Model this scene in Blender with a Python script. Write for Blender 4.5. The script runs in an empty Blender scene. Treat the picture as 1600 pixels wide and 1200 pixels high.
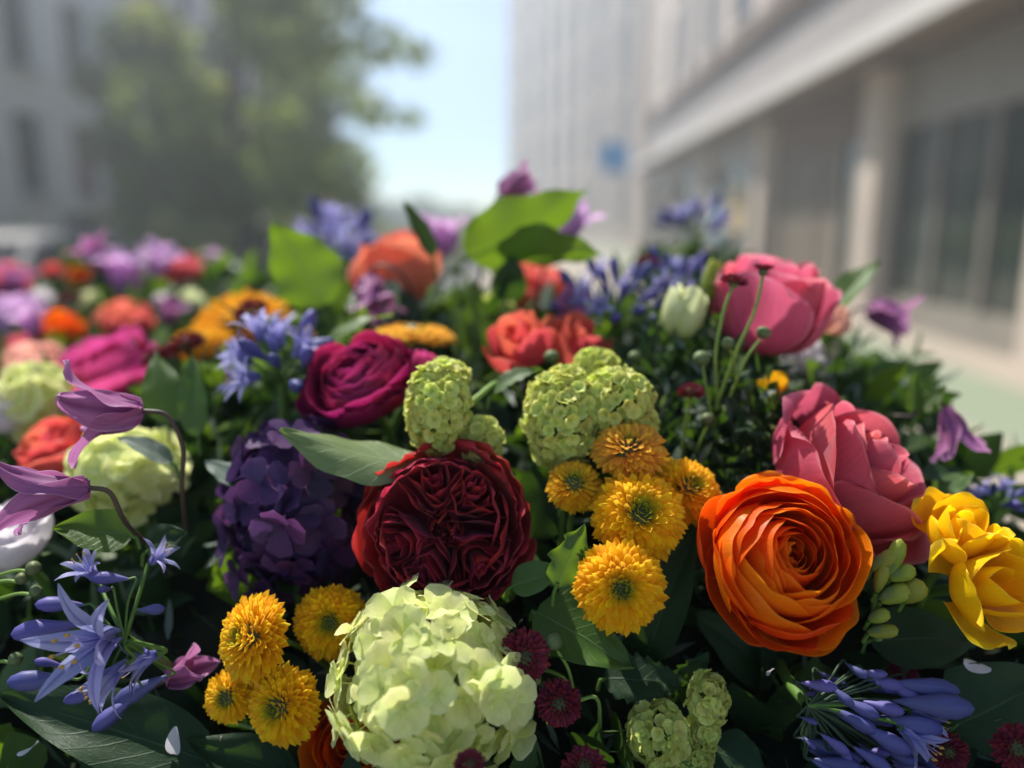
import bpy, math, random
import numpy as np
from mathutils import Matrix, Vector

R = random.Random(7)
NR = np.random.RandomState(7)
scene = bpy.context.scene
col = scene.collection
rad = math.radians

# ------------------------------------------------------------------ camera
FPX = 1232.0                       # focal length in pixels of a 1600 wide picture
PITCH, YAW = rad(11.7), rad(1.63)
CAM = Vector((0, 0, 1.58))
FWD = Vector((-math.sin(YAW) * math.cos(PITCH), math.cos(YAW) * math.cos(PITCH), -math.sin(PITCH)))
RIGHT = Vector((math.cos(YAW), math.sin(YAW), 0))
UP = RIGHT.cross(FWD).normalized()
cam_d = bpy.data.cameras.new('camera')
cam = bpy.data.objects.new('camera', cam_d)
col.objects.link(cam)
cam.matrix_world = Matrix((
    (RIGHT.x, UP.x, -FWD.x, CAM.x), (RIGHT.y, UP.y, -FWD.y, CAM.y), (RIGHT.z, UP.z, -FWD.z, CAM.z), (0, 0, 0, 1)))
cam_d.sensor_width = 36
cam_d.lens = 36 * FPX / 1600
cam_d.clip_start = 0.02
cam_d.clip_end = 600
cam_d.dof.use_dof = True
cam_d.dof.focus_distance = 0.395
cam_d.dof.aperture_fstop = 2.15
scene.camera = cam

# ------------------------------------------------------------------ sky, sun, exposure
SUN_EL, SUN_AZ = rad(52), rad(-34)       # azimuth from +Y towards +X
w = bpy.data.worlds.new('World')
scene.world = w
w.use_nodes = True
nt = w.node_tree
sky = nt.nodes.new('ShaderNodeTexSky')
sky.sky_type = 'NISHITA'
sky.sun_disc = False
sky.sun_elevation = SUN_EL
sky.sun_rotation = SUN_AZ
sky.air_density = 1.1
sky.dust_density = 0.1
sky.ozone_density = 3.2
sky.altitude = 1500
bg = nt.nodes['Background']
bg.inputs['Strength'].default_value = 0.088
nt.links.new(sky.outputs[0], bg.inputs['Color'])
sun_d = bpy.data.lights.new('sun', 'SUN')
sun_d.energy = 5.0
sun_d.angle = rad(0.55)
sun_d.color = (1.0, 0.95, 0.87)
sun = bpy.data.objects.new('sun', sun_d)
col.objects.link(sun)
sdir = Vector((math.sin(SUN_AZ) * math.cos(SUN_EL), math.cos(SUN_AZ) * math.cos(SUN_EL), math.sin(SUN_EL)))
sun.rotation_euler = sdir.to_track_quat('Z', 'Y').to_euler()
scene.view_settings.view_transform = 'Standard'
scene.view_settings.look = 'None'
scene.view_settings.exposure = 0.84
scene.view_settings.gamma = 1
scene.view_settings.use_curve_mapping = False
scene.cycles.use_denoising = True
scene.cycles.max_bounces = 8
scene.cycles.diffuse_bounces = 4
scene.cycles.glossy_bounces = 3
scene.cycles.transmission_bounces = 6
scene.cycles.sample_clamp_indirect = 6.0


def at(px, py, d):
    """point seen at a pixel of the 1600x1200 picture, d metres along the lens axis"""
    return CAM + RIGHT * ((px - 800) / FPX * d) + UP * ((600 - py) / FPX * d) + FWD * d


def way(r, u, t):
    """direction: right, up, towards the viewer"""
    return (RIGHT * r + UP * u - FWD * t).normalized()


def lin(c):
    o = []
    for v in c:
        v = v / 255.0
        o.append(v / 12.92 if v <= 0.04045 else ((v + 0.055) / 1.055) ** 2.4)
    return (o[0], o[1], o[2], 1.0)


# ------------------------------------------------------------------ materials
class NT:
    def __init__(self, name):
        self.m = bpy.data.materials.new(name)
        self.m.use_nodes = True
        self.t = self.m.node_tree
        self.t.nodes.clear()
        self.out = self.n('ShaderNodeOutputMaterial')

    def n(self, typ, **kw):
        k = self.t.nodes.new(typ)
        for a, b in kw.items():
            setattr(k, a, b)
        return k

    def l(self, a, b):
        self.t.links.new(a, b)

    def math(self, op, a, b=None, c=None, clamp=False):
        k = self.n('ShaderNodeMath', operation=op)
        k.use_clamp = clamp
        for i, v in enumerate((a, b, c)):
            if v is None:
                continue
            if isinstance(v, (int, float)):
                k.inputs[i].default_value = v
            else:
                self.l(v, k.inputs[i])
        return k.outputs[0]

    def mix(self, fac, a, b):
        k = self.n('ShaderNodeMix', data_type='RGBA')
        for s, v in ((k.inputs[0], fac), (k.inputs[6], a), (k.inputs[7], b)):
            if isinstance(v, (int, float)):
                s.default_value = v
            elif isinstance(v, tuple):
                s.default_value = v
            else:
                self.l(v, s)
        return k.outputs[2]


def petal_mat(name, base, tip, trans=0.4, rough=0.5, vein=0.35, streak=26, var=0.22, mid=None, edge=None, use_color=False,
              spec=0.3, bump=0.25, huevar=0.015, tsat=1.0, tval=1.15, sat=0.92, shape=1.0, midw=0.10, sheen=0.0):
    g = NT(name)
    uv = g.n('ShaderNodeUVMap')
    sx = g.n('ShaderNodeSeparateXYZ'); g.l(uv.outputs[0], sx.inputs[0])
    oi = g.n('ShaderNodeObjectInfo')
    mp = g.n('ShaderNodeMapping'); mp.inputs['Scale'].default_value = (streak, 2.2, 1)
    g.l(uv.outputs[0], mp.inputs[0])
    no = g.n('ShaderNodeTexNoise', noise_dimensions='4D')
    no.inputs['Scale'].default_value = 1.0; no.inputs['Detail'].default_value = 4; no.inputs['Roughness'].default_value = 0.6
    g.l(mp.outputs[0], no.inputs['Vector'])
    g.l(g.math('MULTIPLY', oi.outputs['Random'], 40.0), no.inputs['W'])
    # broad blotches
    no2 = g.n('ShaderNodeTexNoise', noise_dimensions='4D')
    no2.inputs['Scale'].default_value = 3.0; no2.inputs['Detail'].default_value = 3
    g.l(uv.outputs[0], no2.inputs['Vector'])
    g.l(g.math('MULTIPLY', oi.outputs['Random'], 17.0), no2.inputs['W'])
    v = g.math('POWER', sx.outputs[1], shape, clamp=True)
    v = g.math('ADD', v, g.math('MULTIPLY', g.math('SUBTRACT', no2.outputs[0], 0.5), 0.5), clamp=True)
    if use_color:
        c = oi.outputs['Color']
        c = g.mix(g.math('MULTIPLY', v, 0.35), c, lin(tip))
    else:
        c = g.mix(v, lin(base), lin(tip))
    if mid is not None:
        du = g.math('ABSOLUTE', g.math('SUBTRACT', sx.outputs[0], 0.5))
        f = g.math('SUBTRACT', 1.0, g.math('DIVIDE', du, midw), clamp=True)
        f = g.math('MULTIPLY', f, g.math('ADD', 0.35, g.math('MULTIPLY', no.outputs[0], 0.9)), clamp=True)
        c = g.mix(f, c, lin(mid))
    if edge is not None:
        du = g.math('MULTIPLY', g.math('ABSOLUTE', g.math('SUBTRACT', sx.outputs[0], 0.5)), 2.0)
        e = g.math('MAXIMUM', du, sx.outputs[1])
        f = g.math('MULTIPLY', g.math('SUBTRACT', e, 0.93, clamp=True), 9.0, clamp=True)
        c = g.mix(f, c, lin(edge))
    hs = g.n('ShaderNodeHueSaturation')
    val = g.math('ADD', 1.0, g.math('MULTIPLY', g.math('SUBTRACT', oi.outputs['Random'], 0.5), var))
    val = g.math('ADD', val, g.math('MULTIPLY', g.math('SUBTRACT', no.outputs[0], 0.5), vein * 2))
    mp3 = g.n('ShaderNodeMapping'); mp3.inputs['Scale'].default_value = (streak * 3.1, 4.0, 1); g.l(uv.outputs[0], mp3.inputs[0])
    no3 = g.n('ShaderNodeTexNoise', noise_dimensions='4D'); no3.inputs['Scale'].default_value = 1.0; no3.inputs['Detail'].default_value = 2
    g.l(mp3.outputs[0], no3.inputs['Vector']); g.l(g.math('MULTIPLY', oi.outputs['Random'], 23.0), no3.inputs['W'])
    val = g.math('ADD', val, g.math('MULTIPLY', g.math('SUBTRACT', no3.outputs[0], 0.5), vein * 1.6))
    val = g.math('ADD', val, g.math('MULTIPLY', g.math('SUBTRACT', no2.outputs[0], 0.5), 0.35))
    g.l(val, hs.inputs['Value'])
    g.l(g.math('ADD', 0.5, g.math('MULTIPLY', g.math('SUBTRACT', oi.outputs['Random'], 0.5), huevar * 2)), hs.inputs['Hue'])
    hs.inputs['Saturation'].default_value = sat
    g.l(c, hs.inputs['Color'])
    h2 = g.n('ShaderNodeHueSaturation'); h2.inputs['Saturation'].default_value = tsat; h2.inputs['Value'].default_value = tval
    g.l(hs.outputs[0], h2.inputs['Color'])
    bs = g.n('ShaderNodeBsdfPrincipled')
    g.l(hs.outputs[0], bs.inputs['Base Color'])
    bs.inputs['Roughness'].default_value = rough
    bs.inputs['Specular IOR Level'].default_value = spec
    if sheen:
        bs.inputs['Sheen Weight'].default_value = sheen
    bp = g.n('ShaderNodeBump'); bp.inputs['Strength'].default_value = bump; bp.inputs['Distance'].default_value = 0.0006
    g.l(no.outputs[0], bp.inputs['Height']); g.l(bp.outputs[0], bs.inputs['Normal'])
    tr = g.n('ShaderNodeBsdfTranslucent'); g.l(h2.outputs[0], tr.inputs['Color']); g.l(bp.outputs[0], tr.inputs['Normal'])
    mx = g.n('ShaderNodeMixShader')
    g.l(g.math('MULTIPLY', g.math('ADD', 0.75, g.math('MULTIPLY', sx.outputs[1], 0.5)), trans), mx.inputs[0])
    g.l(bs.outputs[0], mx.inputs[1]); g.l(tr.outputs[0], mx.inputs[2])
    g.l(mx.outputs[0], g.out.inputs[0])
    return g.m


def leaf_mat(name, c1, c2, vein_c, trans=0.4, rough=0.42, nveins=9, tcol=None, slope=0.55, spec=0.4):
    g = NT(name)
    uv = g.n('ShaderNodeUVMap')
    sx = g.n('ShaderNodeSeparateXYZ'); g.l(uv.outputs[0], sx.inputs[0])
    oi = g.n('ShaderNodeObjectInfo')
    no = g.n('ShaderNodeTexNoise', noise_dimensions='4D'); no.inputs['Scale'].default_value = 5; no.inputs['Detail'].default_value = 5
    g.l(uv.outputs[0], no.inputs['Vector']); g.l(g.math('MULTIPLY', oi.outputs['Random'], 30.0), no.inputs['W'])
    du = g.math('ABSOLUTE', g.math('SUBTRACT', sx.outputs[0], 0.5))
    k = g.math('SUBTRACT', sx.outputs[1], g.math('MULTIPLY', du, slope))
    k = g.math('ADD', k, g.math('MULTIPLY', no.outputs[0], 0.05))
    fr = g.math('FRACT', g.math('MULTIPLY', k, float(nveins)))
    lv = g.math('SUBTRACT', 1.0, g.math('DIVIDE', g.math('ABSOLUTE', g.math('SUBTRACT', fr, 0.5)), 0.07), clamp=True)
    mr = g.math('SUBTRACT', 1.0, g.math('DIVIDE', du, 0.022), clamp=True)
    # fine netted veins
    vo = g.n('ShaderNodeTexVoronoi', feature='DISTANCE_TO_EDGE'); vo.inputs['Scale'].default_value = 22
    g.l(uv.outputs[0], vo.inputs['Vector'])
    fine = g.math('SUBTRACT', 1.0, g.math('DIVIDE', vo.outputs[0], 0.08), clamp=True)
    vf = g.math('MAXIMUM', g.math('MULTIPLY', lv, 0.42), mr)
    vf = g.math('MAXIMUM', vf, g.math('MULTIPLY', fine, 0.18))
    c = g.mix(no.outputs[0], lin(c1), lin(c2))
    c = g.mix(vf, c, lin(vein_c))
    hs = g.n('ShaderNodeHueSaturation')
    g.l(g.math('ADD', 0.86, g.math('MULTIPLY', oi.outputs['Random'], 0.3)), hs.inputs['Value'])
    g.l(c, hs.inputs['Color'])
    bs = g.n('ShaderNodeBsdfPrincipled'); g.l(hs.outputs[0], bs.inputs['Base Color'])
    bs.inputs['Roughness'].default_value = rough; bs.inputs['Specular IOR Level'].default_value = spec
    bp = g.n('ShaderNodeBump'); bp.inputs['Strength'].default_value = 0.5; bp.inputs['Distance'].default_value = 0.0008; bp.invert = True
    g.l(vf, bp.inputs['Height']); g.l(bp.outputs[0], bs.inputs['Normal'])
    tr = g.n('ShaderNodeBsdfTranslucent')
    tc0 = g.mix(g.math('MULTIPLY', no.outputs[0], 0.55), lin(tcol or (140, 185, 20)), lin(tuple(x * 0.72 for x in (tcol or (140, 185, 20)))))  # darker mottling stands in for uneven light through the blade
    tc = g.mix(g.math('MULTIPLY', vf, 0.9), tc0, lin(c1))
    g.l(tc, tr.inputs['Color'])
    mx = g.n('ShaderNodeMixShader'); mx.inputs[0].default_value = trans
    g.l(bs.outputs[0], mx.inputs[1]); g.l(tr.outputs[0], mx.inputs[2]); g.l(mx.outputs[0], g.out.inputs[0])
    return g.m


def plain_mat(name, c1, c2=None, rough=0.6, scale=8.0, spec=0.3, bump=0.0, metallic=0.0, detail=4):
    g = NT(name)
    tc = g.n('ShaderNodeTexCoord')
    no = g.n('ShaderNodeTexNoise'); no.inputs['Scale'].default_value = scale; no.inputs['Detail'].default_value = detail
    g.l(tc.outputs['Object'], no.inputs['Vector'])
    f = g.math('MULTIPLY', g.math('SUBTRACT', no.outputs[0], 0.3), 2.2, clamp=True)
    c = g.mix(f, lin(c1), lin(c2 or tuple(x * 0.85 for x in c1)))
    bs = g.n('ShaderNodeBsdfPrincipled'); g.l(c, bs.inputs['Base Color'])
    bs.inputs['Roughness'].default_value = rough; bs.inputs['Specular IOR Level'].default_value = spec
    bs.inputs['Metallic'].default_value = metallic
    if bump:
        bp = g.n('ShaderNodeBump'); bp.inputs['Strength'].default_value = bump
        g.l(no.outputs[0], bp.inputs['Height']); g.l(bp.outputs[0], bs.inputs['Normal'])
    g.l(bs.outputs[0], g.out.inputs[0])
    return g.m


M = {}
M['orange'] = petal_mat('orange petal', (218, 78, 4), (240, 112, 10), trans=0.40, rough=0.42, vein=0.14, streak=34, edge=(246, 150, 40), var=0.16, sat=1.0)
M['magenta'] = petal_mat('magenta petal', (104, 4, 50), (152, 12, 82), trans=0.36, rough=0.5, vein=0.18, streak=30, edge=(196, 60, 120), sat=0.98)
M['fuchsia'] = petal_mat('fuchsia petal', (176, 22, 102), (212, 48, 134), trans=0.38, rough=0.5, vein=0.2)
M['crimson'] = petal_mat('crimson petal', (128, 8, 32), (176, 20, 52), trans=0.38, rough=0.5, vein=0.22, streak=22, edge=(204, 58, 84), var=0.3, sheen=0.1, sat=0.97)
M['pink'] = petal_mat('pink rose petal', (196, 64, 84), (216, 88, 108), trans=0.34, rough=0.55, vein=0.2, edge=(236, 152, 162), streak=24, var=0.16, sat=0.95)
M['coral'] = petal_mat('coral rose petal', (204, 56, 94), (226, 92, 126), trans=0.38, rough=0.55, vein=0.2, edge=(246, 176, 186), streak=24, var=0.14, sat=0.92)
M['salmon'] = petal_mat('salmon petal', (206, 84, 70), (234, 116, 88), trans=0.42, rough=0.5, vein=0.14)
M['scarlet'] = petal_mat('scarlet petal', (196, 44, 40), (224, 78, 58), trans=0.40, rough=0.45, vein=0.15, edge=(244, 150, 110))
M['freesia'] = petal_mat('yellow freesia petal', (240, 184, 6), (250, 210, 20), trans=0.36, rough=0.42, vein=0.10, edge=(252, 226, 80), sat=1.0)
M['mum'] = petal_mat('mum floret', (0, 0, 0), (252, 212, 40), trans=0.26, rough=0.42, vein=0.08, use_color=True, var=0.14, streak=8, tsat=0.95, tval=1.2, sat=1.0)
M['wine'] = petal_mat('wine floret', (92, 5, 28), (138, 14, 48), trans=0.12, rough=0.5, vein=0.15, streak=8, var=0.4)
M['limeflower'] = petal_mat('lime white floret', (216, 224, 112), (236, 238, 172), trans=0.40, rough=0.5, vein=0.06, streak=14, var=0.12, shape=0.7, edge=(244, 246, 206), spec=0.25, sat=0.95)
M['viburnum'] = petal_mat('green viburnum floret', (200, 206, 84), (226, 230, 134), trans=0.36, rough=0.5, vein=0.08, streak=8, var=0.22, spec=0.25, sat=0.95)
M['purple'] = petal_mat('purple hydrangea petal', (58, 30, 84), (90, 46, 108), trans=0.30, rough=0.5, vein=0.2, streak=18, var=0.4, huevar=0.05, edge=(124, 74, 144), sat=0.88)
M['agapanthus'] = petal_mat('agapanthus tepal', (128, 126, 202), (176, 174, 230), trans=0.34, rough=0.5, vein=0.18, mid=(84, 78, 178), var=0.25, midw=0.15, sat=0.82)
M['agabud'] = petal_mat('agapanthus bud', (98, 96, 164), (62, 58, 150), trans=0.18, rough=0.5, vein=0.25, mid=(50, 44, 128), var=0.4, sat=0.85)  # deepened colour stands in for shade nothing casts on the lower umbel
M['clematis'] = petal_mat('clematis tepal', (160, 82, 140), (192, 118, 176), trans=0.34, rough=0.5, vein=0.3, streak=18, mid=(130, 56, 112), edge=(228, 190, 220), midw=0.20, sat=0.92)
M['lilac'] = petal_mat('lilac petal', (196, 140, 200), (218, 176, 220), trans=0.4, rough=0.5, vein=0.2)
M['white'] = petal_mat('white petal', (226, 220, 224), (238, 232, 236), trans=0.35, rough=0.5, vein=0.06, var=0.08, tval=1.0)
M['cream'] = petal_mat('cream lisianthus petal', (186, 200, 120), (228, 230, 180), trans=0.38, rough=0.5, vein=0.10, var=0.14, tval=1.0)
M['peach'] = petal_mat('peach petal', (226, 150, 130), (238, 186, 164), trans=0.4, rough=0.5, vein=0.1)
M['leaf'] = leaf_mat('fresh leaf', (62, 94, 38), (82, 114, 48), (118, 146, 88), trans=0.36, tcol=(138, 176, 34))
M['leafpale'] = leaf_mat('pale underside leaf', (112, 134, 84), (130, 150, 98), (156, 174, 128), trans=0.36, tcol=(165, 200, 50), nveins=6)
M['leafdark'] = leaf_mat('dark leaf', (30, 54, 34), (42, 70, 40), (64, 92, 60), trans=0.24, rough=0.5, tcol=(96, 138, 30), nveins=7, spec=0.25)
M['leafgrey'] = leaf_mat('grey green leaf', (92, 112, 96), (112, 130, 112), (138, 154, 136), trans=0.25, tcol=(130, 164, 76), rough=0.32, spec=0.5)
M['stem'] = plain_mat('green stem', (92, 126, 52), (70, 104, 42), rough=0.5, scale=60)
M['stemdark'] = plain_mat('dark stem', (62, 52, 48), (84, 70, 58), rough=0.5, scale=60)
M['stemdeep'] = plain_mat('deep green stem', (54, 76, 46), (46, 64, 52), rough=0.5, scale=60)
M['stempale'] = plain_mat('pale stem', (130, 160, 78), (108, 140, 62), rough=0.5, scale=60)
M['bud'] = petal_mat('green bud scale', (74, 92, 50), (112, 128, 74), trans=0.15, rough=0.5, vein=0.2, streak=6)
M['freesiabud'] = petal_mat('freesia bud skin', (112, 136, 26), (172, 176, 40), trans=0.30, rough=0.38, vein=0.12, streak=10)
M['anther'] = plain_mat('anther', (206, 170, 84), (180, 140, 60), rough=0.7, scale=300)
M['filament'] = petal_mat('filament', (170, 166, 226), (200, 196, 236), trans=0.3, vein=0.05)
M['eye'] = plain_mat('flower eye', (140, 160, 60), (120, 140, 50), rough=0.6, scale=300)
M['filler'] = plain_mat('dark moss', (20, 28, 16), (34, 42, 22), rough=0.9, scale=40, bump=0.6)  # dark tone of the added light-blocking mound and the purple head's core


# ------------------------------------------------------------------ mesh helpers
class MB:
    def __init__(self):
        self.v, self.f, self.uv, self.n = [], [], [], 0

    def grid(self, V, close_u=False):
        nv, nu = V.shape[:2]
        idx = np.arange(nv * nu).reshape(nv, nu) + self.n
        self.v.append(V.reshape(-1, 3))
        if close_u:
            a, b = idx[:-1], idx[1:]
            q = np.stack([a, np.roll(a, -1, 1), np.roll(b, -1, 1), b], -1).reshape(-1, 4)
            us = np.linspace(0, 1, nu + 1)
            u0, u1 = np.tile(us[:-1], nv - 1), np.tile(us[1:], nv - 1)
        else:
            q = np.stack([idx[:-1, :-1], idx[:-1, 1:], idx[1:, 1:], idx[1:, :-1]], -1).reshape(-1, 4)
            us = np.linspace(0, 1, nu)
            u0, u1 = np.tile(us[:-1], nv - 1), np.tile(us[1:], nv - 1)
        m = len(q) // (nv - 1)
        vs = np.linspace(0, 1, nv)
        v0, v1 = np.repeat(vs[:-1], m), np.repeat(vs[1:], m)
        uv = np.stack([np.stack([u0, v0], -1), np.stack([u1, v0], -1), np.stack([u1, v1], -1), np.stack([u0, v1], -1)], 1)
        self.f.append(q); self.uv.append(uv.reshape(-1, 2)); self.n += nv * nu
        return self

    def tube(self, pts, r, n=7):
        pts = [Vector(p) for p in pts]
        k = len(pts)
        rs = r if hasattr(r, '__len__') else [r] * k
        V = np.zeros((k, n, 3))
        d0 = (pts[1] - pts[0]).normalized()
        x = d0.orthogonal().normalized()
        for i in range(k):
            d = (pts[min(i + 1, k - 1)] - pts[max(i - 1, 0)]).normalized()
            x = (x - d * x.dot(d)).normalized()
            y = d.cross(x)
            for j in range(n):
                a = 2 * math.pi * j / n
                V[i, j] = pts[i] + (x * math.cos(a) + y * math.sin(a)) * rs[i]
        return self.grid(V, True)

    def revolve(self, prof, n=12, wob=0.0, c=(0, 0, 0)):
        V = np.zeros((len(prof), n, 3))
        for i, (r, z) in enumerate(prof):
            for j in range(n):
                a = 2 * math.pi * j / n
                rr = r * (1 + wob * math.cos(3 * a))
                V[i, j] = (c[0] + rr * math.cos(a), c[1] + rr * math.sin(a), c[2] + z)
        return self.grid(V, True)

    def box(self, x0, x1, y0, y1, z0, z1):
        p = np.array([[x0, y0, z0], [x1, y0, z0], [x1, y1, z0], [x0, y1, z0], [x0, y0, z1], [x1, y0, z1], [x1, y1, z1], [x0, y1, z1]], float)
        q = np.array([[0, 3, 2, 1], [4, 5, 6, 7], [0, 1, 5, 4], [1, 2, 6, 5], [2, 3, 7, 6], [3, 0, 4, 7]]) + self.n
        self.v.append(p); self.f.append(q); self.uv.append(np.tile(np.array([[0, 0], [1, 0], [1, 1], [0, 1]], float), (6, 1))); self.n += 8
        return self

    def quads(self, V, Q, UV):
        self.v.append(V); self.f.append(Q + self.n); self.uv.append(UV); self.n += len(V)
        return self

    def mesh(self, name, mat, smooth=True):
        v, f, uv = np.concatenate(self.v), np.concatenate(self.f), np.concatenate(self.uv)
        me = bpy.data.meshes.new(name)
        me.vertices.add(len(v)); me.vertices.foreach_set('co', v.astype(np.float32).ravel())
        me.loops.add(f.size); me.loops.foreach_set('vertex_index', f.astype(np.int32).ravel())
        me.polygons.add(len(f)); me.polygons.foreach_set('loop_start', np.arange(0, f.size, 4, dtype=np.int32))
        me.polygons.foreach_set('use_smooth', np.full(len(f), smooth))
        l = me.uv_layers.new(name='UVMap'); l.data.foreach_set('uv', uv.astype(np.float32).ravel())
        me.update(calc_edges=True)
        if mat:
            me.materials.append(mat)
        return me


def gm(V, name, mat):
    return MB().grid(V).mesh(name, mat)


I4 = Matrix.Identity(4)


def obj(name, me, parent=None, mat4=None, color=None):
    o = bpy.data.objects.new(name, me)
    col.objects.link(o)
    if parent is not None:
        o.parent = parent
    if mat4 is not None:
        o.matrix_basis = mat4
    if color is not None:
        o.color = color
    return o


def tag(o, label=None, cat=None, group=None, kind=None):
    if label: o['label'] = label
    if cat: o['category'] = cat
    if group: o['group'] = group
    if kind: o['kind'] = kind
    return o


def thing(name, label, cat, M4, group=None):
    o = bpy.data.objects.new(name, None)
    col.objects.link(o)
    o.empty_display_size = 0.01
    o.matrix_basis = M4
    return tag(o, label, cat, group)


def frame(pos, axis, roll=0.0):
    """local +Z along axis, local +X as near to world up as it can be"""
    z = Vector(axis).normalized()
    ref = Vector((0, 0, 1)) if abs(z.z) < 0.96 else Vector((0, 1, 0))
    x = (ref - z * ref.dot(z)).normalized()
    y = z.cross(x)
    m = Matrix(((x.x, y.x, z.x, pos[0]), (x.y, y.y, z.y, pos[1]), (x.z, y.z, z.z, pos[2]), (0, 0, 0, 1)))
    return m @ Matrix.Rotation(roll, 4, 'Z')


def bez(p, t):
    t = np.asarray(t)[..., None]
    p = np.array(p, float)
    return (1 - t) ** 3 * p[0] + 3 * (1 - t) ** 2 * t * p[1] + 3 * (1 - t) * t ** 2 * p[2] + t ** 3 * p[3]


def wob(s, t, rng, n=3):
    """smooth random field on the petal"""
    o = 0
    for i in range(n):
        k = 1 + i
        o = o + rng.uniform(0.4, 1) / (i + 1) * np.sin(s * k * rng.uniform(1.5, 3.0) + t * k * rng.uniform(-2, 3) + rng.uniform(0, 6.28))
    return o


def rev_petal(p4, amax, rng, nu=11, nv=9, base=0.35, tip=0.12, spiral=0.0, ruffle=0.0, rk=5.0, wobble=0.0, curl=0.0, notch=0.0, crease=0.0, rnd=0.7):
    t = np.linspace(0, 1, nv)[:, None] * np.ones((1, nu))
    s = np.linspace(-1, 1, nu)[None, :] * np.ones((nv, 1))
    te = t * (1 - tip * np.abs(s) ** 2.6 - notch * np.exp(-(s * 5) ** 2))
    rz = bez(p4, te)
    r, z = rz[..., 0], rz[..., 1]
    size = max(p4[3][0], 0.3 * p4[3][1])
    a = amax * (base + (1 - base) * np.sin(np.pi / 2 * np.clip(t * 1.5, 0, 1)))
    a = a * np.sqrt(1 - rnd * np.clip((t - 0.55) / 0.45, 0, 1) ** 3.2)
    ph = rng.uniform(0, 6.28)
    d = wobble * size * wob(s, t, rng) * t
    d = d + ruffle * size * np.sin(rk * s + ph) * t ** 3
    d = d + curl * size * np.abs(s) ** 3.5 * t ** 2.5
    d = d + crease * size * np.exp(-(s * 7) ** 2) * t
    r = np.maximum(r + d, 0.0003) * (1 + spiral * s)
    z = z + (ruffle * 0.6 * size * np.sin(rk * 1.3 * s + ph + 1) + wobble * 0.5 * size * wob(s, t, rng)) * t ** 2 - 0.35 * curl * size * np.abs(s) ** 4 * t ** 2
    phi = s * a
    return np.stack([r * np.cos(phi), r * np.sin(phi), z], -1)


def strap(L, th, wf, rng=None, nu=7, nv=9, cup=0.0, fold=0.0, ruffle=0.0, rk=6.0, ribs=0.0, serr=0.0, sk=9, tipn=0.0, side=0.0, wobble=0.0):
    """blade growing along +Z that bends towards +X; th(t) = angle from Z; cup > 0 lifts the edges to the -X..+Z side"""
    t1 = np.linspace(0, 1, nv)
    th1 = np.array([th(x) for x in t1])
    dt = 1.0 / (nv - 1)
    cx = np.concatenate([[0], np.cumsum(np.sin((th1[1:] + th1[:-1]) / 2) * dt)]) * L
    cz = np.concatenate([[0], np.cumsum(np.cos((th1[1:] + th1[:-1]) / 2) * dt)]) * L
    w1 = np.array([max(wf(x), 0.004 * L) for x in t1])
    s = np.linspace(-1, 1, nu)[None, :] * np.ones((nv, 1))
    t = t1[:, None] * np.ones((1, nu))
    w = w1[:, None]
    if serr:
        saw = 1 - serr * np.abs(s) ** 3 * ((t * sk) % 1.0)
        w = w * saw
    W = w1.max()
    off = cup * W * (s ** 2) * (w / W) ** 1.2 + fold * w * np.abs(s) + ribs * W * np.cos(s * np.pi * 2.5)
    if rng is not None:
        off = off + ruffle * W * np.sin(rk * t * 3 + rng.uniform(0, 6) + 1.5 * s) * np.abs(s) ** 2 + wobble * W * wob(s, t * 2, rng) * t
    nx, nz = -np.cos(th1)[:, None], np.sin(th1)[:, None]
    x = cx[:, None] + nx * off
    z = cz[:, None] + nz * off
    y = s * w + side * L * t ** 2
    return np.stack([x, y, z], -1)


SEEDS = []          # (world position, radius) of every bloom: the mound of greenery follows them


def lathe_stem(parent, length, r=0.0022, mat='stem', bend=0.15, world_down=True, name='stem', n=6):
    """a stem from the base of a bloom, curving to straight down"""
    inv = parent.matrix_basis.to_3x3().inverted()
    dn = (inv @ Vector((0, 0, -1))).normalized()
    ax = Vector((0, 0, -1))
    pts, p = [], Vector((0, 0, 0.002))
    for i in range(n):
        pts.append(p.copy())
        k = i / (n - 1)
        d = (ax * (1 - k) + dn * k * 1.2)
        if d.length < 0.05: d = dn
        p = p + d.normalized() * (length / (n - 1))
    return obj(name, MB().tube(pts, r).mesh(name, M[mat]), parent)


def seed(pos, r):
    SEEDS.append((Vector(pos), r))


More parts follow.
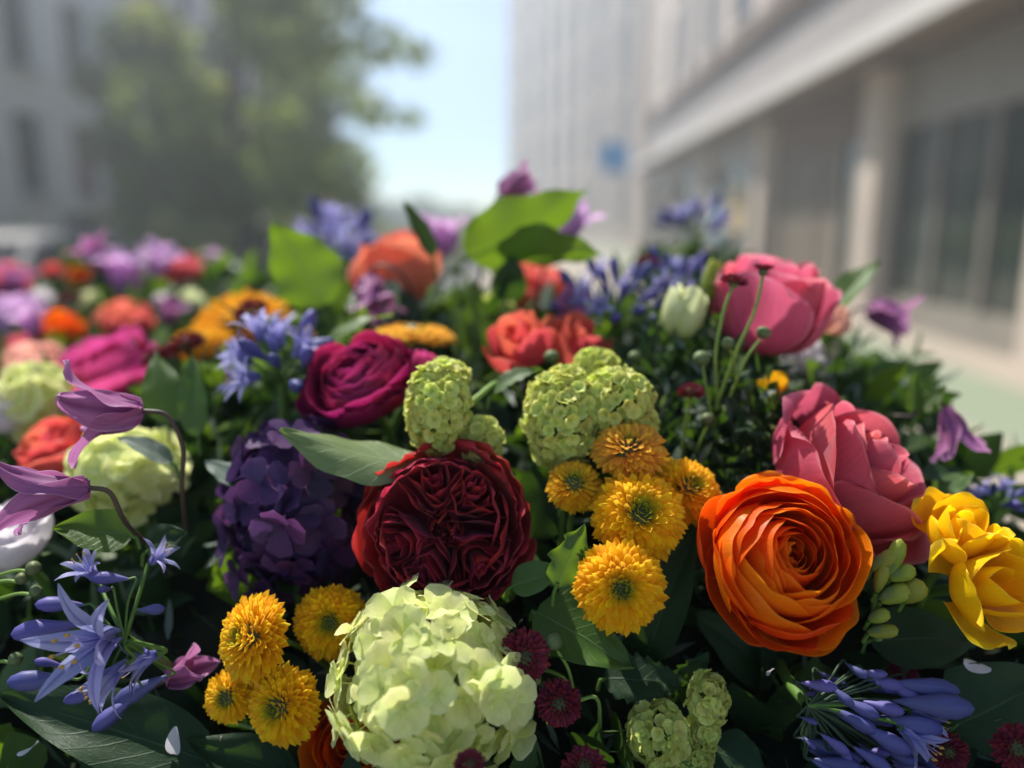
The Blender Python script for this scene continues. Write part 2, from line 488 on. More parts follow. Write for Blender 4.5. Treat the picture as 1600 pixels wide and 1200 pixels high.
# ------------------------------------------------------------------ bloom builders (local +Z = the way the bloom looks)
def ranunculus(label, px, py, d, axis, wpx, mat, n=78, sd=1, open_=1.0, roll=0.0, group=None, res=(13, 9), stem=0.14, tall=1.0):
    rng = random.Random(sd)
    Rr = wpx * d / FPX / 2
    ax = way(*axis)
    c = at(px, py, d)
    T = thing('ranunculus', label, 'flower', frame(c - ax * Rr * 0.45, ax, roll), group)
    for k in range(n):
        f = (k + 0.5) / n
        if f < 0.80:                                     # globe of incurved petals
            g = f / 0.80
            rm = Rr * (0.07 + 0.72 * g ** 1.05) * rng.uniform(0.95, 1.05)
            rt = rm * (0.62 + 0.24 * g + 0.08 * open_ * g) * rng.uniform(0.92, 1.08)
            zr = Rr * (0.66 + 0.22 * math.sin(math.pi * g * 0.9) - 0.08 * g) * rng.uniform(0.94, 1.06)
            p4 = [(0.02 * Rr, 0.0), (rm * 1.05 + 0.06 * Rr, -0.02 * Rr), (rm * 1.16, zr * 0.72), (rt, zr)]
            am = rad(66 + (1 - g) ** 2 * 45) * rng.uniform(0.75, 1.2)
        else:                                            # open guard petals
            g = (f - 0.80) / 0.20
            rt = Rr * (0.84 + 0.18 * g) * rng.uniform(0.95, 1.06)
            zr = Rr * (0.80 - 0.62 * g * open_) * rng.uniform(0.9, 1.1)
            p4 = [(0.03 * Rr, 0.0), (rt * 0.8, -0.06 * Rr), (rt * (0.98 - .05 * g), zr * 0.55), (rt, zr)]
            am = rad(50) * rng.uniform(0.85, 1.15)
        p4 = [(a_, b_ * tall) for a_, b_ in p4]
        V = rev_petal(p4, am, rng, res[0], res[1], base=0.45, tip=0.20 + 0.10 * rng.random(), spiral=rng.uniform(0.02, 0.10) + 0.06 * (1 - f), ruffle=0.016 + 0.014 * f, rk=rng.uniform(4, 9),
                      wobble=0.020 + 0.025 * f, notch=rng.choice([0, 0, 0.03, 0.05]), rnd=0.30 + 0.4 * max(0, f - .8) / .2)
        tilt = 0.05 + 0.05 * f
        obj('petal', gm(V, 'petal', M[mat]), T, Matrix.Rotation(k * 2.39996 + rng.uniform(-.35, .35), 4, 'Z') @ Matrix.Rotation(rng.uniform(-tilt, tilt), 4, 'Y') @ Matrix.Rotation(rng.uniform(-tilt, tilt), 4, 'X'))
    obj('flower_eye', MB().revolve([(0.0003, Rr * .45), (Rr * .05, Rr * .43), (Rr * .07, Rr * .3), (Rr * .04, 0)], 8).mesh('flower_eye', M['eye']), T)
    lathe_stem(T, stem, 0.0028)
    seed(c - ax * Rr * 0.5, Rr)
    return T


def rose(label, px, py, d, axis, wpx, mat, n=30, sd=1, tall=1.0, flare=0.22, roll=0.0, group=None, name='rose', cat='flower', closed=0.0, amax=70,
         wide=1.0, curl=0.10, stem=0.16, sepals=True, inner=0.10, drop=0.25, ruf=0.012, cover=None):
    rng = random.Random(sd)
    Rr = wpx * d / FPX / 2 / (1 + flare * 0.6)
    Hh = Rr * 1.5 * tall
    ax = way(*axis)
    c = at(px, py, d)
    T = thing(name, label, cat, frame(c - ax * Hh * 0.5, ax, roll), group)
    for k in range(n):
        f = (k + 0.5) / n
        rr = Rr * (inner + (1 - inner) * f ** 0.9) * (1 - closed * 0.5)
        zr = Hh * (0.98 - drop * f ** 2 + 0.05 * math.sin(math.pi * f)) * rng.uniform(0.95, 1.05)
        fl = flare * f ** 1.5 - closed * 0.5 - 0.25 * (1 - f) ** 3
        p4 = [(0.05 * Rr, 0.0), (rr * 1.0 + 0.35 * Rr * (0.4 + f), 0.05 * Hh), (rr * (1.02 + 0.1 * f), zr * 0.86), (max(rr * (1 + fl), 0.02 * Rr), zr)]
        am = rad(amax + (1 - f) ** 2 * 70) * rng.uniform(0.88, 1.12) * wide
        V = rev_petal(p4, am, rng, 15, 12, base=0.4, tip=rng.uniform(.12, .24), spiral=0.06 + 0.12 * (1 - f), ruffle=ruf * (0.4 + f), rk=rng.uniform(3, 6),
                      wobble=0.025 + 0.04 * f, curl=curl * f ** 1.5, crease=rng.choice([0, 0.015, -0.02]) * f)
        obj('petal', gm(V, 'petal', M[mat]), T, Matrix.Rotation(k * 2.39996 + rng.uniform(-.4, .4), 4, 'Z') @ Matrix.Rotation(rng.uniform(-.06, .06) * f, 4, 'Y') @ Matrix.Rotation(rng.uniform(-.06, .06) * f, 4, 'X'))
    obj('receptacle', MB().revolve([(0.001, -Rr * .35), (Rr * .16, -Rr * .3), (Rr * .2, -Rr * .1), (Rr * .12, Rr * .05)], 9).mesh('receptacle', M['stem']), T)
    if sepals:
        for i in range(5):
            V = strap(Rr * 0.8, lambda t: 1.9 - 0.7 * t, lambda t: Rr * 0.16 * (1 - t) ** 0.8, rng, 5, 6, cup=0.3)
            obj('sepal', gm(V, 'sepal', M['leaf']), T, Matrix.Rotation(i * 1.2566, 4, 'Z') @ Matrix.Translation((Rr * .12, 0, -Rr * .1)))
    lathe_stem(T, stem, 0.003)
    seed(c - ax * Rr * 0.6, Rr)
    return T


def garden_rose(label, px, py, d, axis, wpx, mat, sd=1, roll=0.0):
    rng = random.Random(sd)
    Rr = wpx * d / FPX / 2
    ax = way(*axis)
    c = at(px, py, d)
    T = thing('garden_rose', label, 'flower', frame(c - ax * Rr * 0.45, ax, roll))
    n = 26
    for k in range(n):                                   # cup petals round the folded heart
        f = (k + 0.5) / n
        rr = Rr * (0.66 + 0.34 * f)
        zr = Rr * (0.86 - 0.30 * f) * rng.uniform(0.9, 1.1)
        p4 = [(0.1 * Rr, 0), (rr * 1.05, -0.02 * Rr), (rr * 1.02, zr * 0.7), (rr * rng.uniform(0.93, 1.08), zr)]
        V = rev_petal(p4, rad(44) * rng.uniform(.8, 1.2), rng, 15, 10, base=0.5, tip=0.16, spiral=0.05, ruffle=0.03, rk=rng.uniform(6, 12), wobble=0.035, curl=0.05 * f)
        obj('petal', gm(V, 'petal', M[mat]), T, Matrix.Rotation(k * 2.39996 + rng.uniform(-.3, .3), 4, 'Z') @ Matrix.Rotation(rng.uniform(-.16, .08), 4, 'Y') @ Matrix.Rotation(rng.uniform(-.1, .1), 4, 'X'))
    nq = 5
    for q in range(nq):
        pq = q * 2 * math.pi / nq + rng.uniform(-.3, .3)
        qx, qy = rng.uniform(-.07, .07) * Rr, rng.uniform(-.07, .07) * Rr
        for k in range(8):
            nu, nv = 33, 7
            s = np.linspace(-1, 1, nu)[None, :] * np.ones((nv, 1))
            t = np.linspace(0, 1, nv)[:, None] * np.ones((1, nu))
            kk = (k + 0.6) / 8
            hw = 0.74 * kk
            rin = Rr * (0.07 + 0.60 * (1 - kk) * 0.9 + rng.uniform(-.02, .02))
            rout = Rr * rng.uniform(0.66, 0.80)
            rho = rin + (rout - rin) * np.abs(s) ** 1.25
            psi = pq + hw * np.tanh(2.6 * s) / np.tanh(2.6) + 0.05 * np.sin(s * rng.uniform(4, 8) + rng.uniform(0, 6)) * (0.4 + t)
            rho = rho * (0.60 + 0.40 * t) + Rr * 0.022 * np.sin(s * rng.uniform(6, 10) + rng.uniform(0, 6)) * t
            zt = Rr * (0.82 - 0.26 * (rho / Rr) ** 2 + rng.uniform(-.05, .05)) + Rr * 0.035 * np.sin(s * rng.uniform(6, 12) + rng.uniform(0, 6))
            z = 0.34 * Rr + (zt - 0.34 * Rr) * t ** 0.8
            V = np.stack([rho * np.cos(psi) + qx, rho * np.sin(psi) + qy, z], -1)
            obj('petal', gm(V, 'petal', M[mat]), T, Matrix.Rotation(rng.uniform(-.05, .05), 4, 'X') @ Matrix.Rotation(rng.uniform(-.05, .05), 4, 'Y'))
    for k in range(14):                                  # small tight petals in the very heart
        rr = Rr * (0.03 + 0.012 * k)
        p4 = [(rr * .5, .3 * Rr), (rr * 1.1, .34 * Rr), (rr * 1.25, .6 * Rr), (rr * rng.uniform(.8, 1.2), Rr * rng.uniform(.66, .82))]
        V = rev_petal(p4, rad(75), rng, 11, 7, base=.6, tip=.2, spiral=.12, ruffle=.06, rk=8, wobble=.10)
        obj('petal', gm(V, 'petal', M[mat]), T, Matrix.Rotation(k * 2.39996, 4, 'Z'))
    lathe_stem(T, 0.12, 0.003)
    seed(c - ax * Rr * 0.6, Rr)
    return T


def _mum_meshes(mat, key, short=False):
    out = []
    for i in range(3):
        rng = random.Random(i + 5)
        # unit length, spoon-shaped, tip cupped towards -X
        V = strap(1.0, lambda t: 0.10 - 0.62 * t ** 2.2 * (1 - .25 * i), lambda t: (0.10 + 0.11 * math.sin(min(1, t * 1.15) * math.pi / 2)) * (1 - max(0, (t - 0.72) / 0.28) ** 2.2) ** 0.5 + 0.004,
                  rng, 5, 8, cup=0.7, wobble=0.08)
        out.append(gm(V, 'ray_floret', M[mat]))
    return out


MUM = _mum_meshes('mum', 'mum')
WINE = _mum_meshes('wine', 'wine')


def mum(label, px, py, d, axis, wpx, sd=1, n=200, group=None, colr=(250, 202, 16), eye=(120, 140, 30), thmax=118, meshes=None, roll=0.0, stem=0.10, name='chrysanthemum',
        flat=0.80, eyesize=0.30, wscale=1.0, stempts=None, bare_back=False):
    rng = random.Random(sd)
    meshes = meshes or MUM
    Rr = wpx * d / FPX / 2
    ax = way(*axis)
    c = at(px, py, d)
    T = thing(name, label, 'flower', frame(c - ax * Rr * 0.30, ax, roll), group)
    thmax = thmax + (rng.uniform(-14, 6) if thmax > 110 else 0)
    c1, c0 = np.array(lin(colr)) * np.array([1, rng.uniform(.92, 1.06), 1, 1]), np.array(lin(eye))
    for k in range(n):
        f = math.sqrt((k + 0.5) / n)
        phi = k * 2.39996
        th = rad(thmax) * f ** 1.05 + rng.uniform(-.05, .05)
        if f > 0.5 and rng.random() < 0.04: continue
        L = Rr * (0.16 + 0.52 * min(1, f * 1.15)) * rng.uniform(0.86, 1.12)
        if f < eyesize: L = Rr * (0.10 + 0.22 * f / eyesize)
        rb = Rr * 0.46
        rv = Vector((math.cos(phi), math.sin(phi), 0))
        nrm = Vector((math.sin(th) * rv.x, math.sin(th) * rv.y, math.cos(th) * flat))
        pos = Vector((nrm.x * rb, nrm.y * rb, nrm.z * rb))
        ez = nrm.normalized()
        ex = Vector((math.cos(th) * rv.x, math.cos(th) * rv.y, -math.sin(th))).normalized()     # away from the axis
        ex = (ex - ez * ex.dot(ez)).normalized()
        ey = ez.cross(ex)
        ws = wscale * Rr * (0.30 + 0.20 * f) * rng.uniform(0.85, 1.1)
        mt = Matrix(((ex.x, ey.x, ez.x, pos.x), (ex.y, ey.y, ez.y, pos.y), (ex.z, ey.z, ez.z, pos.z), (0, 0, 0, 1)))
        mt = mt @ Matrix.Rotation(rng.uniform(-.3, .3), 4, 'Z') @ Matrix.Rotation(rng.uniform(-.11, .11), 4, 'Y') @ Matrix.Diagonal((L, ws, L, 1))
        b = min(1, max(0, (f - eyesize * 0.55) / (eyesize * 0.75)))
        cc = c0 * (1 - b) + c1 * b
        obj('ray_floret', meshes[k % 3], T, mt, tuple(cc))
    obj('flower_head', MB().revolve([(0.0002, Rr * .40), (Rr * .25, Rr * .36), (Rr * .44, Rr * .1), (Rr * .40, -Rr * .2), (Rr * .2, -Rr * .36), (0.0005, -Rr * .4)], 12).mesh('flower_head', M['bud']), T)
    if stempts is None:
        lathe_stem(T, stem, 0.0016)
    else:
        inv = T.matrix_basis.inverted()
        obj('stem', MB().tube(smooth([inv @ p for p in stempts]), 0.0010).mesh('stem', M['stempale']), T)
    seed(c - ax * Rr * 0.8, Rr)
    return T


def smooth(pts, n=5):
    """Catmull-Rom through the points"""
    p = [Vector(q) for q in pts]
    if len(p) < 3: return p
    p = [p[0] * 2 - p[1]] + p + [p[-1] * 2 - p[-2]]
    o = []
    for i in range(1, len(p) - 2):
        for j in range(n):
            t = j / n
            a, b, c, e = p[i - 1], p[i], p[i + 1], p[i + 2]
            o.append(0.5 * ((2 * b) + (c - a) * t + (2 * a - 5 * b + 4 * c - e) * t * t + (3 * b - a - 3 * c + e) * t ** 3))
    o.append(p[-2])
    return o


def floret_petals(mat, n=3, L=1.0, wide=0.56, cup=0.25, recurve=0.5):
    out = []
    for i in range(n):
        rng = random.Random(i + 40)
        V = strap(L, lambda t: 1.05 + recurve * t + 0.15 * i, lambda t: wide * L * math.sin(min(1, 0.12 + t * 1.05) * math.pi * 0.5) ** 0.8 * (1 - max(0, (t - 0.55) / 0.45) ** 2.6) ** 0.5 + 0.003,
                  rng, 7, 8, cup=cup * (1 - .3 * i), wobble=0.06, ruffle=0.03)
        out.append(gm(V, 'petal', M[mat]))
    return out


FL_LIME = floret_petals('limeflower', wide=0.54, cup=0.14, recurve=0.25)
FL_PURP = floret_petals('purple', wide=0.52, cup=0.15, recurve=0.3)


def eye_mesh(mat, r=0.1):
    return MB().revolve([(0.001, r * 1.1), (r * .7, r * .8), (r, r * .2), (r * .5, -r * 1.2), (r * .35, -r * 8)], 6).mesh('floret', M[mat])


EYE_L = eye_mesh('limeflower', 0.07)
EYE_P = eye_mesh('purple', 0.08)


def hydrangea(label, px, py, d, wpx, hpx, petals, eye, np_=5, nf=150, fl_px=30, sd=1, view_axis=(0, .5, .8), group=None, name='hydrangea', jit=0.30, core='stem', minface=-0.35, stem=0.12, loose=(0.80, 1.03)):
    rng = random.Random(sd)
    k = d / FPX
    rx, ry = wpx * k / 2, hpx * k / 2
    fl = fl_px * k
    ax = way(*view_axis)
    c = at(px, py, d)
    T = thing(name, label, 'flower', Matrix.Translation(c))
    if group: T['group'] = group
    X, Y, Z = RIGHT, UP, -FWD
    for i in range(nf):
        zz = 1 - 2 * (i + 0.5) / nf
        ph = i * 2.39996 + rng.uniform(-.15, .15)
        q = math.sqrt(1 - zz * zz)
        n = (X * (q * math.cos(ph)) + Y * (q * math.sin(ph)) + Z * zz)
        if n.dot(ax) < minface: continue
        dep = rng.uniform(*loose)
        p = X * (n.dot(X) * (rx - fl * .45) * dep) + Y * (n.dot(Y) * (ry - fl * .45) * dep) + Z * (n.dot(Z) * ((rx + ry) / 2 - fl * .45) * dep)
        nn = (n + Vector((rng.uniform(-1, 1), rng.uniform(-1, 1), rng.uniform(-1, 1))) * jit).normalized()
        F = obj('floret', eye, T, frame(p, nn, rng.uniform(0, 6.28)) @ Matrix.Scale(fl * rng.choice((0.7, 0.85, 1.0, 1.0, 1.12, 1.25)), 4))
        for j in range(np_):
            obj('petal', petals[(i + j) % len(petals)], F, Matrix.Rotation(j * 2 * math.pi / np_ + rng.uniform(-.12, .12), 4, 'Z') @ Matrix.Translation((0.05, 0, rng.uniform(-.03, .03))) @ Matrix.Rotation(rng.uniform(-.25, .25), 4, 'Y'))
    obj('core', MB().revolve([(0.0005, ry * .55), (rx * .4, ry * .45), (rx * .55, 0), (rx * .4, -ry * .45), (0.0005, -ry * .55)], 10).mesh('core', M[core]), T)
    lathe_stem(T, stem, 0.003)
    seed(c - ax * rx * 0.7, rx)
    return T


def one_piece_floret(mat, n=5):
    out = []
    for i in range(3):
        b = MB(); rng = random.Random(90 + i)
        for j in range(n):
            V = strap(1.0, lambda t: 0.55 + 0.75 * t + 0.15 * i, lambda t: 0.55 * math.sin(min(1, 0.15 + t) * math.pi * 0.5) * (1 - max(0, (t - 0.5) / 0.5) ** 2.4) ** 0.5 + 0.003, rng, 5, 6, cup=0.35, wobble=0.12)
            a = j * 2 * math.pi / n + rng.uniform(-.15, .15)
            rot = np.array([[math.cos(a), -math.sin(a), 0], [math.sin(a), math.cos(a), 0], [0, 0, 1]])
            b.grid(V @ rot.T)
        b.revolve([(0.02, 0.15), (0.12, 0.05), (0.06, -0.8)], 5)
        out.append(b.mesh('floret', M[mat]))
    return out


FL_VIB = one_piece_floret('viburnum')


def viburnum(label, lobes, d, fl_px=13, sd=1, n_per=70, group=None, stem_to=None):
    """lobes: list of (px, py, rx_px, ry_px, dd)"""
    rng = random.Random(sd)
    k = d / FPX
    c0 = at(lobes[0][0], lobes[0][1], d)
    T = thing('viburnum', label, 'flower', Matrix.Translation(c0), group)
    fl = fl_px * k
    for (px, py, rx, ry, dd) in lobes:
        c = at(px, py, d + dd) - c0
        n = int(n_per * rx * ry / 2500) + 26
        for i in range(n):
            zz = 1 - 1.75 * (i + 0.5) / n
            ph = i * 2.39996
            q = math.sqrt(1 - zz * zz)
            n3 = (RIGHT * (q * math.cos(ph)) + UP * (q * math.sin(ph)) - FWD * zz)
            dep = rng.uniform(0.8, 1.0)
            p = c + (RIGHT * (n3.dot(RIGHT) * (rx * k - fl * .5)) + UP * (n3.dot(UP) * (ry * k - fl * .5)) - FWD * (-n3.dot(FWD) * (min(rx, ry) * k - fl * .5))) * dep
            nn = (n3 + Vector((rng.uniform(-1, 1), rng.uniform(-1, 1), rng.uniform(-1, 1))) * 0.45).normalized()
            obj('floret', FL_VIB[i % 3], T, frame(p, nn, rng.uniform(0, 6)) @ Matrix.Scale(fl * rng.uniform(.8, 1.15), 4))
        obj('core', MB().revolve([(0.0003, ry * k * .6), (rx * k * .45, ry * k * .4), (rx * k * .6, 0), (rx * k * .45, -ry * k * .4), (0.0003, -ry * k * .6)], 9, c=tuple(c)).mesh('core', M['stem']), T)
        seed(at(px, py, d + dd) + FWD * min(rx, ry) * k, min(rx, ry) * k)
    if stem_to:
        obj('stem', MB().tube(smooth([at(*p) - c0 for p in stem_to]), 0.002).mesh('stem', M['stempale']), T)
    else:
        lathe_stem(T, 0.1, 0.002)
    return T


# --- agapanthus
def _aga_parts():
    tep = []
    for i in range(3):
        rng = random.Random(i + 70)
        V = strap(1.0, lambda t: 0.12 + (1.25 + .25 * i) * t ** 1.4, lambda t: 0.088 * math.sin(min(1, 0.16 + t * 0.84) * math.pi) ** 0.75 + 0.02 * (1 - t), rng, 7, 11, cup=-0.30, ruffle=0.06, ribs=-0.05, wobble=0.05)
        tep.append(gm(V, 'tepal', M['agapanthus']))
    prof = [(0.012, 0), (0.03, 0.06), (0.09, 0.28), (0.165, 0.60), (0.16, 0.78), (0.09, 0.94), (0.004, 1.0)]
    bud = MB().revolve(prof, 12, 0.06).mesh('bud', M['agabud'])
    f = MB()
    for j in range(6):
        a = j * 1.047 + .5
        rr = 0.10
        f.tube([(0.01 * math.cos(a), 0.01 * math.sin(a), .05), (rr * .6 * math.cos(a), rr * .6 * math.sin(a), .45), (rr * 1.5 * math.cos(a), rr * 1.5 * math.sin(a), .75)], 0.008, 4)
    fil = f.mesh('stamen', M['filament'])
    an = MB()
    for j in range(6):
        a = j * 1.047 + .5
        an.revolve([(0.002, -.04), (.02, -.02), (.02, .02), (.002, .04)], 6, c=(.15 * math.cos(a), .15 * math.sin(a), .76))
    return tep, bud, fil, an.mesh('anther', M['anther'])


AGA = _aga_parts()


def agapanthus(label, px, py, d, axis, blooms, stalk_from=None, flen=62, sd=1, group=None, nfill=0, hub=None, pedi=False):
    """blooms: list of (px, py, dd, dir(r,u,t), kind 'o'/'b', length px); hub is where the flower stalks meet"""
    rng = random.Random(sd)
    k = d / FPX
    hubp = at(px, py, d)
    T = thing('agapanthus', label, 'flower', Matrix.Translation(hubp), group)
    for (bx, by, dd, dr, kind, ln) in blooms:
        base = at(bx, by, d + dd) - hubp
        dv = way(*dr)
        L = ln * k
        mt = frame(base, dv, rng.uniform(0, 1)) @ Matrix.Scale(L, 4)
        pts = smooth([Vector((0, 0, 0)), base * 0.55 + Vector((0, 0, rng.uniform(0, 6) * k)), base - dv * L * 0.12, base + dv * L * 0.06])
        if kind == 'o':
            F = obj('blossom', MB().tube(pts, [0.0011] * (len(pts) - 3) + [0.0014, 0.002, 0.0028]).mesh('blossom', M['stem']), T)
            mw = mt
            for j in range(6):
                obj('tepal', AGA[0][(j + rng.randrange(3)) % 3], F, mw @ Matrix.Rotation(j * 1.0472 + rng.uniform(-.1, .1), 4, 'Z') @ Matrix.Rotation(rng.uniform(-.12, .12), 4, 'Y') @ Matrix.Diagonal((1, 1.15, 1, 1)))
            obj('stamen', AGA[2], F, mw)
            obj('anther', AGA[3], F, mw)
        else:
            F = obj('bud', AGA[1], T, mt @ Matrix.Diagonal((1.0, 1.0, 1, 1)))
            obj('pedicel', MB().tube(pts, 0.0007, 5).mesh('pedicel', M['stemdeep' if pedi else 'stem']), T)
    if stalk_from is not None:
        obj('stalk', MB().tube(smooth([Vector((0, 0, 0))] + [at(*p) - hubp for p in stalk_from]), 0.0032).mesh('stalk', M['stem']), T)
    else:
        lathe_stem(T, 0.12, 0.0032, name='stalk')
    seed(hubp + FWD * 0.01, 0.03)
    return T


def umbel(label, px, py, d, axis, rpx, n, sd, flen=50, popen=0.5, group=None, stalk_from=None, spread=1.25):
    """generic umbel spreading round an axis"""
    rng = random.Random(sd)
    ax = way(*axis)
    fr = frame((0, 0, 0), ax).to_3x3()
    bl = []
    for i in range(n):
        f = math.sqrt((i + .5) / n)
        th, ph = spread * f, i * 2.39996
        v = fr @ Vector((math.sin(th) * math.cos(ph), math.sin(th) * math.sin(ph), math.cos(th)))
        q = v * rpx * rng.uniform(.45, .7)
        r, u, t = q.dot(RIGHT), q.dot(UP), -q.dot(FWD)
        vd = (v.dot(RIGHT) + rng.uniform(-.2, .2), v.dot(UP) + rng.uniform(-.3, .1), -v.dot(FWD) + rng.uniform(-.2, .2))
        bl.append((px + r, py - u, -t * d / FPX, vd, 'o' if rng.random() < popen else 'b', flen * rng.uniform(.75, 1.1)))
    return agapanthus(label, px, py, d, axis, bl, stalk_from, sd=sd, group=group)


# --- clematis: four thick tepals in a nodding bell
def clematis(label, px, py, d, axis, lpx, sd=1, stem_pts=None, group=None, wide=0.26, open_=0.5, n=4, roll=0.0, mat='clematis', stemmat='stemdark'):
    """px, py: where the stem meets the bell; the bell opens along axis"""
    rng = random.Random(sd)
    L = lpx * d / FPX
    ax = way(*axis)
    c = at(px, py, d)
    T = thing('clematis', label, 'flower', frame(c, ax, roll), group)
    for j in range(n):
        o = open_ * rng.uniform(0.8, 1.2)
        V = strap(L * rng.uniform(.92, 1.05), lambda t: 0.52 - 0.50 * t * (1 - t) * 2 + o * t ** 2.2, lambda t: L * wide * (math.sin(min(1, .16 + .84 * t) * math.pi) ** 0.75 * (1 - .25 * t)) + L * .008,
                  rng, 13, 15, cup=0.40, ribs=0.07, ruffle=0.16, rk=4, wobble=0.10, side=rng.uniform(-.12, .12))
        obj('tepal', gm(V, 'tepal', M[mat]), T, Matrix.Rotation(j * 2 * math.pi / n + rng.uniform(-.1, .1), 4, 'Z') @ Matrix.Translation((L * .02, 0, 0)))
    b = MB()
    for j in range(9):
        a = j * .7
        b.tube([(0, 0, 0), (L * .04 * math.cos(a), L * .04 * math.sin(a), L * .3), (L * .05 * math.cos(a), L * .05 * math.sin(a), L * .5)], L * .012, 4)
    obj('stamens', b.mesh('stamens', M['anther']), T)
    if stem_pts:
        inv = T.matrix_basis.inverted()
        obj('stem', MB().tube(smooth([inv @ at(*p) for p in stem_pts]), 0.0013).mesh('stem', M[stemmat]), T)
    else:
        lathe_stem(T, 0.1, 0.0013, stemmat)
    seed(c + FWD * .03 - Vector((0, 0, .03)), .02)
    return T


# --- leaves
def leaf(label, base, tip, d0, d1, wpx, mat='leaf', sd=1, face=(0, .5, .8), fold=0.15, droop=0.5, serr=0.0, ruffle=0.05, shape='ovate', group=None, cup=0.0, name='leaf', pet=18, side=0.0, sk=9):
    """leaf from pixel base to pixel tip; face = the way its upper side looks"""
    rng = random.Random(sd)
    a, b = at(base[0], base[1], d0), at(tip[0], tip[1], d1)
    z = (b - a)
    L0 = z.length
    z.normalize()
    nrm = way(*face)
    nrm = (nrm - z * nrm.dot(z)).normalized()
    x = -nrm                                     # blade bends towards +X = away from the upper side
    y = z.cross(x)
    T = thing(name, label, 'leaf', Matrix(((x.x, y.x, z.x, a.x), (x.y, y.y, z.y, a.y), (x.z, y.z, z.z, a.z), (0, 0, 0, 1))), group)
    Wd = wpx * (d0 + d1) / 2 / FPX / 2
    if shape == 'ovate':
        wf = lambda t: Wd * (math.sin(math.pi * min(1, t ** 0.72 * 0.94 + 0.06)) ** 0.85)
    elif shape == 'heart':
        wf = lambda t: Wd * (min(1, (t + 0.02) * 5) ** 0.6) * (1 - t ** 2.2) ** 0.9
    else:
        wf = lambda t: Wd * math.sin(math.pi * min(1, t * 0.95 + 0.05)) ** 0.9
    V = strap(L0 * 1.04, lambda t: -droop * 0.5 + droop * t, wf, rng, 11, 30 if serr else 17, cup=-cup, fold=fold, ruffle=ruffle, serr=serr, sk=sk, wobble=0.13, side=side)
    bl = gm(V, 'blade', M[mat]); obj('blade', bl, T)
    pl = pet * d0 / FPX
    dn = Vector((z.dot(Vector((0, 0, 1))) * 0, 0, 0))
    inv = T.matrix_basis.to_3x3().inverted()
    dn = inv @ Vector((0, 0, -1))
    obj('petiole', MB().tube([Vector((0.0004, 0, 0.003)), Vector((0, 0, -pl * .4)) + dn * pl * .2, Vector((0, 0, -pl * .6)) + dn * pl * 1.2], 0.0011, 6).mesh('petiole', M['stem']), T)
    seed((a + b) / 2 - Vector((0, 0, .025)), Wd)
    return T


# ================================================================== THE STREET
M['paving'] = plain_mat('pale paving', (166, 155, 140), (150, 140, 126), rough=0.85, scale=0.7, detail=8)
M['lane'] = plain_mat('green lane', (132, 142, 118), (140, 148, 126), rough=0.85, scale=1.5, detail=6)
M['road'] = plain_mat('asphalt', (92, 92, 94), (78, 78, 80), rough=0.9, scale=2, detail=8)
M['kerb'] = plain_mat('kerb stone', (170, 166, 160), (150, 146, 140), rough=0.85, scale=3)
M['wallwarm'] = plain_mat('warm limestone', (208, 194, 180), (190, 176, 164), rough=0.85, scale=1.2, detail=7)
M['wallgrey'] = plain_mat('greige render', (176, 170, 166), (162, 156, 152), rough=0.85, scale=1.0, detail=7)
M['wallwhite'] = plain_mat('white render', (244, 242, 238), (236, 234, 232), rough=0.85, scale=0.9, detail=7)
M['trimwhite'] = plain_mat('white trim', (216, 212, 206), (204, 200, 196), rough=0.6, scale=2)
M['trimbrown'] = plain_mat('brown cornice', (134, 118, 106), (116, 102, 94), rough=0.8, scale=2)
M['pane'] = plain_mat('dark window glass', (36, 40, 46), (50, 54, 60), rough=0.3, scale=0.6, spec=0.25)
M['shopglass'] = plain_mat('shop glass', (40, 50, 42), (56, 64, 54), rough=0.08, scale=0.5, spec=0.5)
M['fardark'] = plain_mat('dull window glass', (48, 50, 56), (62, 64, 70), rough=0.4, scale=0.6, spec=0.2)
M['darkframe'] = plain_mat('dark window frame', (66, 62, 60), (56, 52, 50), rough=0.5, scale=3)
M['roller'] = plain_mat('brown grey shutter', (128, 116, 102), (112, 102, 90), rough=0.6, scale=2)
M['shutter'] = plain_mat('rust shutter', (130, 84, 74), (112, 72, 66), rough=0.7, scale=3)
M['framewhite'] = plain_mat('window frame', (190, 188, 186), (176, 174, 172), rough=0.5, scale=3)
M['steel'] = plain_mat('grey metal', (150, 144, 134), (134, 128, 120), rough=0.45, scale=4)
M['bluesign'] = plain_mat('blue sign', (14, 140, 214), (20, 148, 220), rough=0.4, scale=4)
M['poster'] = plain_mat('pale blue poster', (160, 196, 214), (180, 206, 220), rough=0.5, scale=2)
M['postercream'] = plain_mat('cream poster', (214, 190, 140), (224, 204, 160), rough=0.5, scale=2)
M['bark'] = plain_mat('bark', (82, 70, 58), (60, 52, 44), rough=0.95, scale=6, bump=0.8)
M['crown'] = leaf_mat('tree leaf', (110, 126, 72), (126, 142, 82), (136, 150, 96), trans=0.5, tcol=(172, 190, 90), rough=0.5)
M['crown2'] = leaf_mat('tree leaf dark', (84, 102, 66), (98, 116, 74), (110, 126, 86), trans=0.42, tcol=(146, 168, 84), rough=0.5)
M['hedge'] = leaf_mat('hedge leaf', (122, 132, 82), (140, 148, 94), (150, 156, 106), trans=0.48, tcol=(186, 196, 104), rough=0.6)
M['navy'] = plain_mat('navy car paint', (26, 34, 52), (30, 38, 56), rough=0.55, scale=2, spec=0.3)
M['silver'] = plain_mat('silver car paint', (150, 156, 164), (146, 152, 160), rough=0.3, scale=2, spec=0.6)
M['tyre'] = plain_mat('tyre rubber', (24, 24, 25), (32, 32, 33), rough=0.85, scale=10)
M['black'] = plain_mat('black paint', (22, 23, 25), (28, 29, 31), rough=0.5, scale=5)
M['wood'] = plain_mat('weathered wood', (104, 84, 64), (84, 66, 50), rough=0.8, scale=12)


